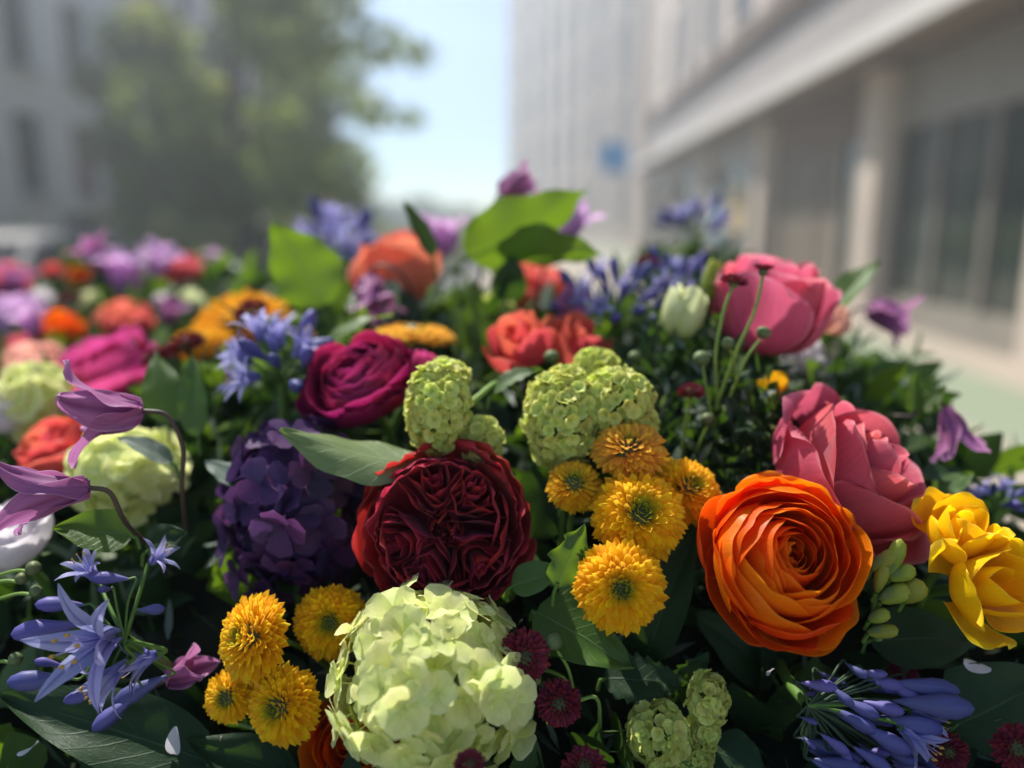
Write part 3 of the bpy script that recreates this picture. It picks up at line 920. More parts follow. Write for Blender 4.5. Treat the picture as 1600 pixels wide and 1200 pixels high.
def struct(name, mb, mat, smooth_=False):
    return tag(obj(name, mb.mesh(name, M[mat], smooth_)), kind='structure')


def box_obj(name, dims, mat, parent=None):
    return obj(name, MB().box(*dims).mesh(name, M[mat], False), parent)


ground = struct('ground', MB().box(-31, 25, -13, 111, -0.5, 0.0), 'paving')
road = struct('road', MB().box(-7.2, -1.6, -12.5, 110, -0.02, 0.004), 'road')
lane = struct('green_lane', MB().box(3.3, 4.6, -12, 60, -0.02, 0.008), 'lane')
for i, (x0, x1) in enumerate(((-1.6, -1.42), (-7.38, -7.2))):
    k = struct('kerb', MB().box(x0, x1, -12.5, 110, -0.02, 0.11), 'kerb')
# paving slabs near the stand: each slab its own piece of the ground
slab_me = MB().box(-0.395, 0.395, -0.395, 0.395, 0.0, 0.010).mesh('paving_slab', M['paving'], False)
for ix in range(6):
    for iy in range(12):
        obj('paving_slab', slab_me, ground, Matrix.Translation((-1.0 + 0.8 * ix + 0.04 * 0, 0.4 + 0.8 * iy, R.uniform(0.002, 0.005))))


def facade(name, label, A, B, h, cols, rows, wallmat, frame_mat='framewhite', depth=0.22, back=6.0, pane='pane', special=None, z0=0.0, sill=True, group=None):
    """wall from A to B (x, y), its front on the left of A->B; openings = cols x rows, each with a frame, a pane and a sill"""
    A, B = Vector((A[0], A[1], 0)), Vector((B[0], B[1], 0))
    u = (B - A); L = u.length; u.normalize()
    nrm = Vector((-u.y, u.x, 0))
    T = thing(name, label, 'building', Matrix(((u.x, nrm.x, 0, A.x), (u.y, nrm.y, 0, A.y), (0, 0, 1, z0), (0, 0, 0, 1))), group)
    us = sorted(set([0, L] + [c for p in cols for c in p]))
    vs = sorted(set([0, h] + [c for p in rows for c in p]))
    isop = lambda a, b, c, e: any(p[0] <= a and b <= p[1] for p in cols) and any(p[0] <= c and e <= p[1] for p in rows)
    b = MB()
    V, Q = [], []

    def quad(*p):
        i = len(V); V.extend(p); Q.append((i, i + 1, i + 2, i + 3))
    for i in range(len(us) - 1):
        for j in range(len(vs) - 1):
            if not isop(us[i], us[i + 1], vs[j], vs[j + 1]):
                quad((us[i], 0, vs[j]), (us[i], 0, vs[j + 1]), (us[i + 1], 0, vs[j + 1]), (us[i + 1], 0, vs[j]))
    for (c0, c1) in cols:
        for (r0, r1) in rows:
            quad((c0, 0, r0), (c0, -depth, r0), (c0, -depth, r1), (c0, 0, r1))
            quad((c1, 0, r1), (c1, -depth, r1), (c1, -depth, r0), (c1, 0, r0))
            quad((c0, 0, r1), (c0, -depth, r1), (c1, -depth, r1), (c1, 0, r1))
            quad((c0, 0, r0), (c1, 0, r0), (c1, -depth, r0), (c0, -depth, r0))
    quad((0, 0, h), (0, -back, h), (L, -back, h), (L, 0, h))
    quad((0, 0, 0), (0, -back, 0), (0, -back, h), (0, 0, h))
    quad((L, 0, h), (L, -back, h), (L, -back, 0), (L, 0, 0))
    quad((L, -back, 0), (L, -back, h), (0, -back, h), (0, -back, 0))
    b.quads(np.array(V, float), np.array(Q), np.tile(np.array([[0, 0], [0, 1], [1, 1], [1, 0]], float), (len(Q), 1)))
    obj('wall', b.mesh('wall', M[wallmat], False), T)
    cache = {}
    n = 0
    for (c0, c1) in cols:
        for (r0, r1) in rows:
            wd, ht = c1 - c0, r1 - r0
            key = (round(wd, 3), round(ht, 3))
            pm = special.get(n % 7) if special else None
            if key not in cache:
                t = 0.07
                fm = MB().box(0, t, -.06, 0, 0, ht).box(wd - t, wd, -.06, 0, 0, ht).box(t, wd - t, -.06, 0, 0, t).box(t, wd - t, -.06, 0, ht - t, ht).box(wd / 2 - .03, wd / 2 + .03, -.055, -.005, t, ht - t)
                pn = MB().box(t * .5, wd - t * .5, -.045, -.03, t * .5, ht - t * .5)
                sl = MB().box(-.06, wd + .06, -0.02, depth + .10, -.09, -.003)
                cache[key] = (fm.mesh('window', M[frame_mat], False), pn.mesh('pane', M[pane], False), sl.mesh('sill', M['trimwhite'], False), pn.mesh('shutter', M['shutter'], False))
            c = cache[key]
            W_ = obj('window', c[0], T, Matrix.Translation((c0, -depth + .08, r0)))
            obj('pane', c[3] if pm == 'shutter' else c[1], W_)
            if sill:
                obj('sill', c[2], W_)
            n += 1
    return T


# right-hand row: the front looks at -X, so it runs from far to near ... A->B with the front on its left
rows_r = [(6.9, 10.0), (10.9, 13.9)]
YN, YF = -2.0, 41.0
bR = facade('shop_building', 'long warm stone building with white fascia and tall windows over shops', (5.7, YN), (5.7, YF), 15,
            [(1.2 + 3.9 * i, 3.3 + 3.9 * i) for i in range(10)], rows_r, 'wallwarm', frame_mat='darkframe', depth=0.12, pane='pane')
# openings of the ground floor are dark glass bays between piers: built proud of the wall
for i, y in enumerate((3.6, 8.4, 13.2, 19.6, 26.0, 33.0, 39.5)):
    obj('pier', MB().box(y - YN - .33, y - YN + .33, 0.003, 0.40, 0, 3.88).mesh('pier', M['wallwarm'], False), bR)
bays = [(-1.6, 3.2), (4.0, 8.0), (8.8, 12.8), (13.6, 19.2), (20.0, 25.6), (26.4, 32.6), (33.4, 39.1)]
for i, (y0, y1) in enumerate(bays):
    a, b_ = y0 - YN, y1 - YN
    W_ = obj('shop_window', MB().box(a, b_, .004, .10, 0, .45).mesh('shop_window', M['steel' if i != 3 else 'trimbrown'], False), bR)
    obj('transom_panel', MB().box(a, b_, .004, .12, 2.95, 3.85).mesh('transom_panel', M['steel' if i != 3 else 'trimbrown'], False), W_)
    nn = 3 if i != 3 else 4
    for j in range(nn):
        q0, q1 = a + (b_ - a) * j / nn, a + (b_ - a) * (j + 1) / nn
        obj('pane', MB().box(q0 + .04, q1 - .04, .02, .05, .45, 2.95).mesh('pane', M['roller' if i == 3 and j else 'shopglass'], False), W_)
        obj('mullion', MB().box(q1 - .04, q1 + .04, .02, .13, .45, 2.95).mesh('mullion', M['steel'], False), W_)
obj('canopy', MB().box(0.2, 42.0, .004, 0.95, 3.97, 4.07).mesh('canopy', M['trimbrown'], False), bR)
obj('fascia', MB().box(0.2, 42.0, .952, 1.06, 3.96, 4.26).mesh('fascia', M['trimwhite'], False), bR)
obj('string_course', MB().box(0, 43, .003, 0.32, 6.15, 6.5).mesh('string_course', M['trimbrown'], False), bR)
obj('cornice', MB().box(0, 43, .003, 0.5, 14.4, 14.8).mesh('cornice', M['trimbrown'], False), bR)
obj('mezzanine_panel', MB().box(0.5, 42.5, .003, 0.06, 4.5, 5.9).mesh('mezzanine_panel', M['wallgrey'], False), bR)
bF = facade('far_building', 'grey building closing the end of the street beside the sky', (5.5, 44.0), (-2.6, 78), 25,
            [(1.5 + 4.2 * i, 3.5 + 4.2 * i) for i in range(8)], [(1 + 4.0 * i, 4.3 + 4.0 * i) for i in range(6)], 'wallwarm', frame_mat='darkframe', depth=0.12, pane='fardark')
# left-hand building, partly behind the tree
bL = facade('apartment_building', 'white rendered apartment building with rows of windows behind the tree', (-12.5, 52), (-12.5, 3), 14.5,
            [(1.4 + 2.5 * i, 2.6 + 2.5 * i) for i in range(18)], [(2.2, 4.2), (5.2, 7.3), (8.4, 10.5), (11.6, 13.3)], 'wallwhite', special={2: 'shutter', 5: 'shutter'})
obj('cornice', MB().box(0, 49, .003, .45, 13.8, 14.2).mesh('cornice', M['trimwhite'], False), bL)

# signs and posters
s = thing('projecting_sign', 'square bright blue sign projecting from the shop row', 'sign', Matrix.Translation((5.0, 33.2, 3.72)))
p = at(960, 246, 34.0)
s.location = p
obj('panel', MB().box(-.62, .62, -.06, .06, -.62, .62).mesh('panel', M['bluesign'], False), s)
obj('rim', MB().box(-.68, .68, -.04, .04, .622, .68).mesh('rim', M['trimwhite'], False), s)
obj('bracket', MB().box(.62, 5.7 - p.x, -.03, .03, -.03, .03).mesh('bracket', M['steel'], False), s)
for (y, z, hh, mt, lb) in ((22.6, 1.9, 1.2, 'postercream', 'cream poster in the shop window beside the stone pier'), (25.0, 1.75, 1.5, 'poster', 'pale blue poster in the shop window under the blue sign')):
    tag(obj('poster', MB().box(-.02, .02, -.75, .75, -hh / 2, hh / 2).mesh('poster', M[mt], False), None, Matrix.Translation((5.55, y, z))), lb, 'poster')


# ---- trees
def leaf_cloud(centres, n, size, rng, squash=0.8):
    """n leaf blades on the clumps (cx, cy, cz, r)"""
    cs = np.array(centres)
    wts = cs[:, 3] ** 2
    pick = rng.choice(len(cs), n, p=wts / wts.sum())
    d = rng.normal(size=(n, 3)); d /= np.linalg.norm(d, axis=1)[:, None]
    rr = rng.uniform(0.55, 1.08, n) ** 0.7
    P = cs[pick, :3] + d * (cs[pick, 3] * rr)[:, None] * np.array([1, 1, squash])
    a = rng.normal(size=(n, 3)); a /= np.linalg.norm(a, axis=1)[:, None]
    b = np.cross(a, rng.normal(size=(n, 3))); b /= np.linalg.norm(b, axis=1)[:, None]
    s = rng.uniform(0.6, 1.3, n)[:, None] * size
    nn = np.cross(a, b)
    V = np.stack([P - a * s, P + b * s * .55 + nn * s * .15, P + a * s, P - b * s * .55 + nn * s * .15], 1).reshape(-1, 3)
    Q = np.arange(4 * n).reshape(n, 4)
    UV = np.tile(np.array([[.5, 0], [1, .5], [.5, 1], [0, .5]]), (n, 1))
    return MB().quads(V, Q, UV)


def tree(label, x, y, h, crown_r, sd, mat, n=9000, low=0.3, group='street trees', extra=(), size=0.16):
    rng = random.Random(sd); nr = np.random.RandomState(sd)
    T = thing('tree', label, 'tree', Matrix.Translation((x, y, 0)), group)
    tr = [(0, 0, 0), (.05, .02, h * .2), (-.05, .05, h * .4), (.08, -.04, h * .62), (0, 0, h * .8)]
    obj('trunk', MB().tube(smooth(tr), [0.02 * h * (1 - .8 * i / 20) for i in range(21)], 10).mesh('trunk', M['bark']), T)
    cl = []
    for i in range(26):
        a, f = rng.uniform(0, 6.28), rng.uniform(low, 1.0)
        q = crown_r * math.sin(math.pi * min(1, (f - low) / (1 - low) * .85 + .15)) ** .6 * rng.uniform(.35, .95)
        p = (q * math.cos(a), q * math.sin(a), h * f)
        cl.append((*p, crown_r * rng.uniform(.22, .42)))
        if i < 12:
            zb = h * max(.18, f - .25)
            obj('limb', MB().tube(smooth([(0, 0, zb), (p[0] * .5, p[1] * .5, (zb + p[2]) / 2 + .1), p]), [.007 * h * (1 - .08 * j) for j in range(11)], 6).mesh('limb', M['bark']), T)
    cl += list(extra)
    obj('crown', leaf_cloud(cl, n, size, nr).mesh('crown', M[mat]), T)
    return T


tree('tall green street tree with loose sprays beside the sky gap', -6.4, 17.5, 10.5, 3.1, 3, 'crown', 10000, low=0.16,
     extra=((3.2, 0, 5.2, .55), (4.0, .2, 5.0, .38), (2.9, 0, 3.9, .5), (3.7, 0, 3.7, .35), (2.6, 0, 6.6, .7), (2.2, .3, 2.6, .8), (1.2, 0, 2.0, .9)))
tree('paler street tree in front of the white building', -7.7, 16.5, 5.6, 1.5, 8, 'hedge', 2600, low=0.14)
tree('dark street tree standing close behind the tall green one', -8.2, 24.0, 9.0, 2.6, 12, 'crown2', 4500, low=0.12)
tree('street tree near the far corner of the road', -9.0, 34, 7.5, 2.8, 15, 'crown2', 5000, low=0.15)
tree('street tree nearest the flower stand on the road side', -9.6, 3.0, 9.5, 3.0, 21, 'crown', 7000, low=0.3)


def hedge(label, x0, x1, y, h, sd):
    nr = np.random.RandomState(sd)
    T = thing('hedge', label, 'hedge', Matrix.Translation(((x0 + x1) / 2, y, 0)), 'hedges by the road')
    L = (x1 - x0) / 2
    cl = [(nr.uniform(-L, L), nr.uniform(-.3, .3), nr.uniform(.2, h - .25), nr.uniform(.25, .4)) for i in range(int(L * 16))]
    obj('foliage', leaf_cloud(cl, int(L * 1600), .08, nr).mesh('foliage', M['hedge']), T)
    b = MB()
    for i in range(int(L * 4)):
        xx = nr.uniform(-L, L)
        b.tube([(xx, 0, 0), (xx + nr.uniform(-.1, .1), 0, h * .7)], .015, 5)
    obj('branches', b.mesh('branches', M['bark']), T)


hedge('clipped hedge at the foot of the white building', -11.5, -5.2, 13.5, 1.75, 5)
hedge('low hedge across the end of the road', -6.0, -1.8, 26, 1.6, 6)
tag(struct('far_trees', leaf_cloud([(R.uniform(-24, 6), R.uniform(90, 102), R.uniform(0.5, 3.2), R.uniform(1, 2)) for _ in range(50)], 6000, .4, np.random.RandomState(4)), 'crown2', True),
    'hazy far tree line at the end of the street', 'trees', kind='stuff')


# ---- parked cars and a bin
def car(label, x, y, rz, paint, sd=1):
    T = thing('parked_car', label, 'car', Matrix.Translation((x, y, 0)) @ Matrix.Rotation(rz, 4, 'Z'), 'cars parked at the kerb')
    # side profile lofted across the width
    prof = [(-2.1, .35), (-2.15, .62), (-2.05, .82), (-1.55, .92), (-1.15, .97), (-.55, 1.40), (.2, 1.47), (.95, 1.42), (1.65, 1.0), (2.05, .95), (2.12, .6), (2.05, .35)]
    ws = [(-.86, .93), (-.80, 1.0), (0, 1.01), (.80, 1.0), (.86, .93)]
    V = np.zeros((len(ws), len(prof), 3))
    for i, (yy, sc) in enumerate(ws):
        for j, (xx, zz) in enumerate(prof):
            V[i, j] = (xx * sc, yy * (0.80 if zz > 1.1 else 1.0), zz * sc + .35 * (1 - sc))
    b = MB().grid(V)
    for side in (0, len(ws) - 1):
        pp = V[side]; cc = np.array([[0, pp[0][1], .36]] * len(prof))
        b.grid(np.stack([pp, cc], 0))
    obj('body', b.mesh('body', M[paint]), T)
    for sgn in (-1, 1):
        obj('side_window', MB().quads(np.array([(-.98, sgn * .80, 1.0), (1.35, sgn * .80, 1.0), (.85, sgn * .705, 1.36), (-.5, sgn * .705, 1.34)], float), np.array([[0, 1, 2, 3]]), np.zeros((4, 2))).mesh('side_window', M['pane'], False), T)
        for xx in (-1.35, 1.35):
            Wm = obj('wheel', MB().revolve([(.16, -.1), (.32, -.1), (.33, -.05), (.33, .05), (.32, .1), (.16, .1)], 20).mesh('wheel', M['tyre']), T, Matrix.Translation((xx, sgn * .78, .33)) @ Matrix.Rotation(math.pi / 2, 4, 'X'))
            obj('rim', MB().revolve([(.01, -.08), (.17, -.09), (.17, .09), (.01, .08)], 14).mesh('rim', M['steel']), Wm)
        obj('headlight', MB().box(-2.13, -2.0, sgn * .7 - .14, sgn * .7 + .14, .68, .8).mesh('headlight', M['framewhite'], False), T)
    obj('windscreen', MB().quads(np.array([(-1.13, -.68, 1.0), (-1.13, .68, 1.0), (-.58, .60, 1.405), (-.58, -.60, 1.405)], float), np.array([[0, 1, 2, 3]]), np.zeros((4, 2))).mesh('windscreen', M['pane'], False), T)
    return T


car('dark navy car parked behind the far flowers', -5.4, 8.0, rad(90), 'navy')
p = at(122, 345, 13.0)
b_ = thing('litter_bin', 'black litter bin on a post by the hedge', 'bin', Matrix.Translation((p.x, p.y, 0)))
obj('post', MB().tube([(0, 0, 0), (0, 0, 1.1)], .05, 10).mesh('post', M['black']), b_)
obj('drum', MB().revolve([(.01, 1.05), (.2, 1.05), (.24, 1.1), (.24, 1.62), (.2, 1.66), (.01, 1.68)], 16).mesh('drum', M['black']), b_)

# ---- thin scattering volume, added for the lens-flare veil over the street
veil_haze = obj('veil_haze', MB().box(-32, 26, -14, 112, -1.0, 26.0).mesh('veil_haze', None, False))
tag(veil_haze, 'thin added volume paling the street like a lens flare veil', 'veil_haze', kind='stuff')
hm = bpy.data.materials.new('veil_haze'); hm.use_nodes = True
hm.node_tree.nodes.clear()
ho = hm.node_tree.nodes.new('ShaderNodeOutputMaterial')
hv = hm.node_tree.nodes.new('ShaderNodeVolumePrincipled')
hv.inputs['Color'].default_value = (0.80, 0.90, 1.0, 1)
hv.inputs['Density'].default_value = 0.0072
hv.inputs['Anisotropy'].default_value = 0.45
hm.node_tree.links.new(hv.outputs[0], ho.inputs['Volume'])
veil_haze.data.materials.append(hm)
# ================================================================== THE FLOWERS
# ---- sharp, in front
ranunculus('big open orange ranunculus below the pink rose', 1228, 872, 0.395, (0.14, 0.36, 0.90), 280, 'orange', n=66, sd=3, open_=0.9, roll=0.4, res=(17, 11))
ranunculus('orange ranunculus half hidden behind the big lime snowball', 548, 1160, 0.425, (-0.25, 0.25, 0.9), 170, 'orange', n=50, sd=9)
hydrangea('big lime white snowball hydrangea at the front', 674, 1066, 0.40, 322, 326, FL_LIME, EYE_L, 5, 150, 35, 4)
garden_rose('dark crimson garden rose with folded petals behind the big snowball', 698, 826, 0.43, (-0.02, 0.12, 0.97), 274, 'crimson', 5, roll=0.3)
ranunculus('magenta ranunculus tilted away above the pale leaf', 564, 598, 0.50, (-0.28, 0.70, 0.62), 184, 'magenta', n=92, sd=14, open_=0.45, tall=1.12, res=(13, 9))
G = 'yellow button chrysanthemums'
mum('round yellow chrysanthemum facing forward, lowest beside the lit green leaf', 972, 920, 0.385, (0.0, 0.15, 0.98), 134, 11, 285, G, eyesize=0.26)
mum('largest yellow chrysanthemum, directly above the forward facing one', 1003, 800, 0.405, (0.08, 0.45, 0.9), 140, 12, 285, G, eyesize=0.30)
mum('yellow chrysanthemum touching the top of the orange ranunculus', 1082, 758, 0.43, (0.35, 0.55, 0.75), 104, 13, 255, G, eyesize=.26)
mum('amber chrysanthemum in front of the large green viburnum', 984, 692, 0.425, (-0.05, 0.75, 0.65), 108, 14, 190, G, eyesize=0.22, colr=(236, 178, 70), eye=(150, 140, 50))
mum('small yellow chrysanthemum standing alone under the large viburnum', 898, 751, 0.42, (0.0, 0.62, 0.78), 84, 15, 170, G, eyesize=0.34, colr=(226, 176, 28))
mum('small pale yellow chrysanthemum tucked behind two others', 1036, 732, 0.452, (0.1, 0.8, 0.5), 70, 16, 150, G, eyesize=0.28, colr=(222, 170, 34))
mum('tall yellow chrysanthemum turned to the blue agapanthus', 378, 996, 0.40, (-0.62, 0.28, 0.72), 128, 17, 285, G, eyesize=0.20)
mum('yellow chrysanthemum leaning against the big snowball', 514, 974, 0.42, (0.05, 0.18, 0.96), 106, 18, 265, G, eyesize=0.33)
mum('yellow chrysanthemum beside the half hidden orange ranunculus', 430, 1108, 0.39, (-0.35, 0.1, 0.92), 116, 19, 275, G, eyesize=0.27)
mum('smallest yellow chrysanthemum in the lowest cluster', 350, 1092, 0.405, (-0.2, 0.2, 0.95), 78, 20, 170, G, eyesize=0.31)
viburnum('green viburnum cluster beside the magenta ranunculus', [(684, 636, 54, 76, 0), (752, 690, 36, 42, .005), (700, 590, 34, 30, .01)], 0.445, 15, 1, 70, stem_to=[(715, 650, .455), (745, 622, .47), (790, 596, .5), (830, 640, .56)])
viburnum('largest green viburnum with a heart shaped head', [(880, 652, 66, 84, 0), (965, 630, 60, 60, .0), (930, 572, 40, 28, .03), (990, 668, 38, 46, .0)], 0.45, 15.5, 2, 70)
viburnum('green viburnum curled in a ring in the shade', [(1028, 1148, 52, 52, 0), (1106, 1092, 32, 44, 0), (1070, 1180, 46, 26, .005), (1100, 1140, 24, 40, .004)], 0.41, 16, 3, 60, stem_to=[(1060, 1130, .42), (1045, 1095, .44), (1040, 1060, .47)])
hydrangea('dark purple hydrangea between agapanthus and crimson rose', 462, 800, 0.485, 230, 300, FL_PURP, EYE_P, 4, 120, 38, 8, core='filler', jit=.48, loose=(.72, 1.10))

# ---- roses and freesias on the far side
rose('pink rose turned aside above the orange ranunculus', 1326, 742, 0.455, (0.52, 0.52, 0.48), 296, 'pink', n=18, sd=27, tall=0.95, flare=0.40, curl=0.12, drop=0.34, roll=1.0, inner=.16, amax=64, ruf=.03)
rose('tall coral rose rising behind the chrysanthemum stems', 1198, 482, 0.55, (0.10, 0.92, 0.30), 178, 'coral', n=16, sd=23, tall=1.22, flare=0.20, drop=0.10, amax=64, curl=0.10, inner=.18)
rose('upper yellow freesia at the picture edge', 1502, 832, 0.41, (0.05, 0.72, 0.62), 140, 'freesia', n=9, sd=31, tall=1.0, flare=0.45, name='freesia', sepals=False, amax=44, ruf=0.05, drop=.3, inner=.28)
rose('lower yellow freesia with drooping petal', 1548, 912, 0.40, (0.12, 0.30, 0.85), 196, 'freesia', n=10, sd=32, tall=0.95, flare=0.5, name='freesia', sepals=False, amax=44, ruf=0.05, drop=.35, inner=.28)
rose('yellow freesia peeping behind the pink rose', 1210, 600, 0.50, (0.0, 0.9, 0.3), 50, 'freesia', n=7, sd=33, tall=1.2, name='freesia', sepals=False, amax=46)
rose('scarlet freesia with orange rims behind the largest viburnum', 812, 538, 0.54, (-0.3, 0.75, 0.5), 120, 'scarlet', n=10, sd=34, tall=1.1, flare=.3, name='freesia', sepals=False, amax=48)
rose('deep red freesia nearest the violet agapanthus', 898, 540, 0.56, (0.25, 0.8, 0.5), 118, 'scarlet', n=9, sd=35, tall=1.15, flare=.3, name='freesia', sepals=False, amax=48)
rose('blurred salmon rose behind the upright narrow leaf', 622, 428, 0.70, (-0.25, 0.95, 0.1), 128, 'salmon', n=18, sd=36, tall=1.3, flare=.12, drop=.12)
rose('red rose in the shade under the big backlit leaf', 830, 452, 0.74, (0.1, 0.9, 0.2), 120, 'salmon', n=16, sd=37, tall=1.1)
rose('cream lisianthus bud beside the coral rose', 1070, 490, 0.535, (0.30, 0.93, 0.15), 74, 'cream', n=9, sd=41, tall=1.5, flare=0.06, closed=.15, name='lisianthus', drop=.10, curl=.04, ruf=.05, inner=.2)
rose('slim green lisianthus bud touching the coral rose', 1112, 440, 0.55, (0.25, 0.95, 0.1), 44, 'freesiabud', n=8, sd=42, tall=2.0, flare=0.0, closed=.6, name='lisianthus', drop=.02, curl=0)
ranunculus('fuchsia ranunculus in the blurred flowers behind the clematis', 165, 585, 0.66, (-0.25, 0.72, 0.5), 205, 'fuchsia', n=40, sd=43, open_=0.6, res=(11, 8))
mum('large blurred golden chrysanthemum behind the agapanthus', 365, 490, 0.74, (-0.2, 0.8, 0.5), 150, 44, 150, 'golden blooms further back', colr=(240, 176, 8), eye=(236, 170, 10))
mum('smaller blurred golden chrysanthemum below the large golden one', 308, 528, 0.70, (-0.2, 0.85, 0.45), 96, 45, 130, 'golden blooms further back', colr=(240, 180, 8), eye=(236, 170, 10))
mum('flat apricot chrysanthemum behind the magenta ranunculus', 648, 512, 0.58, (0.05, 0.95, 0.15), 118, 46, 140, 'golden blooms further back', colr=(228, 170, 66), eye=(210, 150, 50), thmax=95, flat=.4)
viburnum('round green viburnum far back near the stems', [(775, 482, 26, 24, 0)], 0.66, 12, 51, 60)
hydrangea('pale lime hydrangea behind the upper clematis bell', 205, 742, 0.52, 190, 150, FL_LIME, EYE_L, 5, 90, 30, 52, minface=-.2)
hydrangea('blurred lime hydrangea beneath the fuchsia ranunculus', 62, 628, 0.62, 118, 140, FL_LIME, EYE_L, 5, 60, 26, 53, minface=-.2)

# ---- agapanthus
ag = [(188, 992, .004, (-.22, .10, .95), 'o', 150), (150, 905, .02, (-.2, .7, .5), 'o', 70), (200, 1035, .0, (-.55, -.45, .6), 'o', 92), (205, 905, .01, (-1, .12, .3), 'b', 62), (250, 1020, .01, (-.75, -.28, .4), 'o', 78),
      (215, 953, -.005, (1, .12, .3), 'b', 50), (135, 945, .005, (-1, .1, .35), 'b', 72), (130, 975, .0, (-1, -.08, .3), 'b', 100), (115, 1060, .0, (-1, .05, .3), 'b', 92), (165, 1075, .005, (-.9, -.2, .4), 'b', 60),
      (215, 1085, .01, (-.7, -.55, .3), 'b', 80), (262, 1055, .015, (-.9, -.45, .2), 'b', 90), (120, 1010, .0, (-.8, .5, .5), 'b', 26), (225, 1012, .0, (.6, -.2, .7), 'b', 24), (175, 920, .0, (-.1, .2, .9), 'b', 34), (235, 880, .02, (.6, .5, .2), 'o', 56), (100, 1040, .01, (-1, .3, .3), 'b', 44)]
agapanthus('blue agapanthus with open star flowers in the near corner', 195, 1000, 0.40, (-.5, .3, .7), ag, [(260, 1040, .43), (330, 1110, .48)], sd=61)
ag = [(1310, 1090, 0, (.8, -.3, .4), 'b', 62), (1300, 1105, 0, (.75, -.35, .4), 'b', 70), (1345, 1045, .01, (.7, -.45, .3), 'b', 60), (1390, 1065, .005, (.97, -.05, .3), 'b', 100), (1395, 1095, 0, (.95, .05, .4), 'b', 112), (1345, 1095, 0, (.9, -.1, .5), 'b', 62),
      (1375, 1120, 0, (.95, -.08, .4), 'b', 90), (1340, 1130, -.005, (.85, -.4, .4), 'b', 82), (1405, 1135, -.005, (.75, -.5, .4), 'o', 80), (1280, 1145, 0, (.7, -.4, .5), 'b', 50), (1300, 1150, 0, (.5, -.7, .5), 'b', 44), (1330, 1165, -.005, (.8, -.4, .5), 'b', 62),
      (1250, 1120, 0, (.7, -.1, .6), 'b', 28), (1255, 1150, 0, (.4, -.4, .7), 'b', 26), (1250, 1085, .01, (.6, .2, .7), 'b', 32), (1370, 1165, 0, (.85, -.3, .4), 'b', 60), (1310, 1180, 0, (.6, -.6, .5), 'b', 54), (1395, 1180, 0, (.8, -.5, .4), 'b', 54), (1320, 1035, .01, (.5, -.3, .6), 'b', 40), (1420, 1110, .0, (.9, -.2, .3), 'o', 70), (1360, 1080, .02, (.9, .2, .2), 'b', 70), (1295, 1070, 0, (.6, -.5, .5), 'b', 46)]
rg = random.Random(77)
for q in range(34):
    bx, by = rg.uniform(1245, 1440), rg.uniform(1045, 1195)
    ag.append((bx, by, rg.uniform(.0, .02), (.85, rg.uniform(-.6, .1), .4), 'b', rg.uniform(38, 74)))
agapanthus('drooping violet agapanthus full of closed buds under the freesia', 1262, 1102, 0.40, (.7, -.2, .4), ag, [(1230, 1060, .43), (1200, 1000, .50)], sd=62, pedi=True)
umbel('pale blue agapanthus standing behind the purple hydrangea', 440, 600, 0.53, (-.05, .85, .45), 105, 16, 63, 68, .55)
umbel('blurred blue agapanthus high behind the backlit leaf', 515, 412, 0.92, (0, .95, .2), 95, 18, 64, 55, .5)
umbel('violet agapanthus in the middle behind the largest viburnum', 960, 508, 0.62, (0, .9, .35), 112, 22, 65, 48, .4)
umbel('violet agapanthus behind the cream lisianthus bud', 1050, 474, 0.66, (.1, .95, .2), 92, 16, 66, 42, .3)
umbel('faint blurred violet agapanthus highest of all by the shops', 1085, 370, 0.98, (0, .95, .2), 62, 14, 67, 40, .4)
umbel('tiny pale blue agapanthus beyond the yellow freesia', 1556, 800, 0.52, (.2, .9, .3), 52, 9, 68, 36, .5)

# ---- clematis
clematis('upper purple clematis bell nodding on a curved stem', 224, 642, 0.43, (-.95, -.05, .30), 138, 71, [(224, 642, .43), (262, 650, .432), (286, 700, .435), (284, 760, .44), (290, 830, .46)], wide=.25, open_=1.05, roll=.5)
clematis('lower purple clematis bell at the picture edge with ribbed petals', 140, 762, 0.405, (-.96, -.08, .28), 152, 72, [(140, 762, .405), (172, 770, .408), (195, 815, .415), (228, 850, .44), (262, 900, .48)], wide=.21, open_=.95, roll=1.2)
clematis('purple clematis hanging from the twig over the paving', 1478, 636, 0.52, (.25, -.9, .1), 96, 73, [(1478, 636, .52), (1462, 622, .52), (1440, 630, .52), (1425, 650, .52), (1390, 652, .53), (1340, 680, .56)], wide=.2, open_=.8, roll=.3)
clematis('blurred purple clematis beside the pointed leaf', 1355, 480, 0.68, (.75, -.35, .3), 82, 74, [(1355, 480, .68), (1330, 490, .69), (1300, 560, .7)], wide=.3, open_=.6)
clematis('dark purple clematis above the big backlit leaf', 780, 302, 0.66, (.8, .35, .2), 66, 75, [(780, 302, .66), (770, 330, .665), (752, 420, .67), (742, 520, .68)], wide=.34, open_=.3)
clematis('bright pink clematis petals behind the big backlit leaf', 880, 372, 0.70, (.55, .75, .2), 72, 76, [(880, 372, .70), (850, 420, .7), (830, 520, .7)], wide=.26, open_=.3, mat='lilac')
clematis('blurred purple clematis arching before the salmon rose', 575, 432, 0.64, (.3, -.75, .3), 84, 77, [(650, 470, .64), (625, 425, .63), (590, 415, .635), (575, 432, .64)], wide=.34, open_=.7)
clematis('blurred clematis at the back above the golden blooms', 200, 455, 1.0, (0, .9, .3), 80, 78, None, wide=.36, open_=1.2, mat='lilac', n=6)
clematis('mauve clematis in the middle before the violet agapanthus', 880, 500, 0.60, (.3, .6, .6), 66, 79, None, wide=.3, open_=.9)
clematis('single dusky clematis in the shade beside the tall chrysanthemum', 262, 1062, 0.43, (.85, .45, .2), 86, 80, None, wide=.3, open_=.05, n=3)
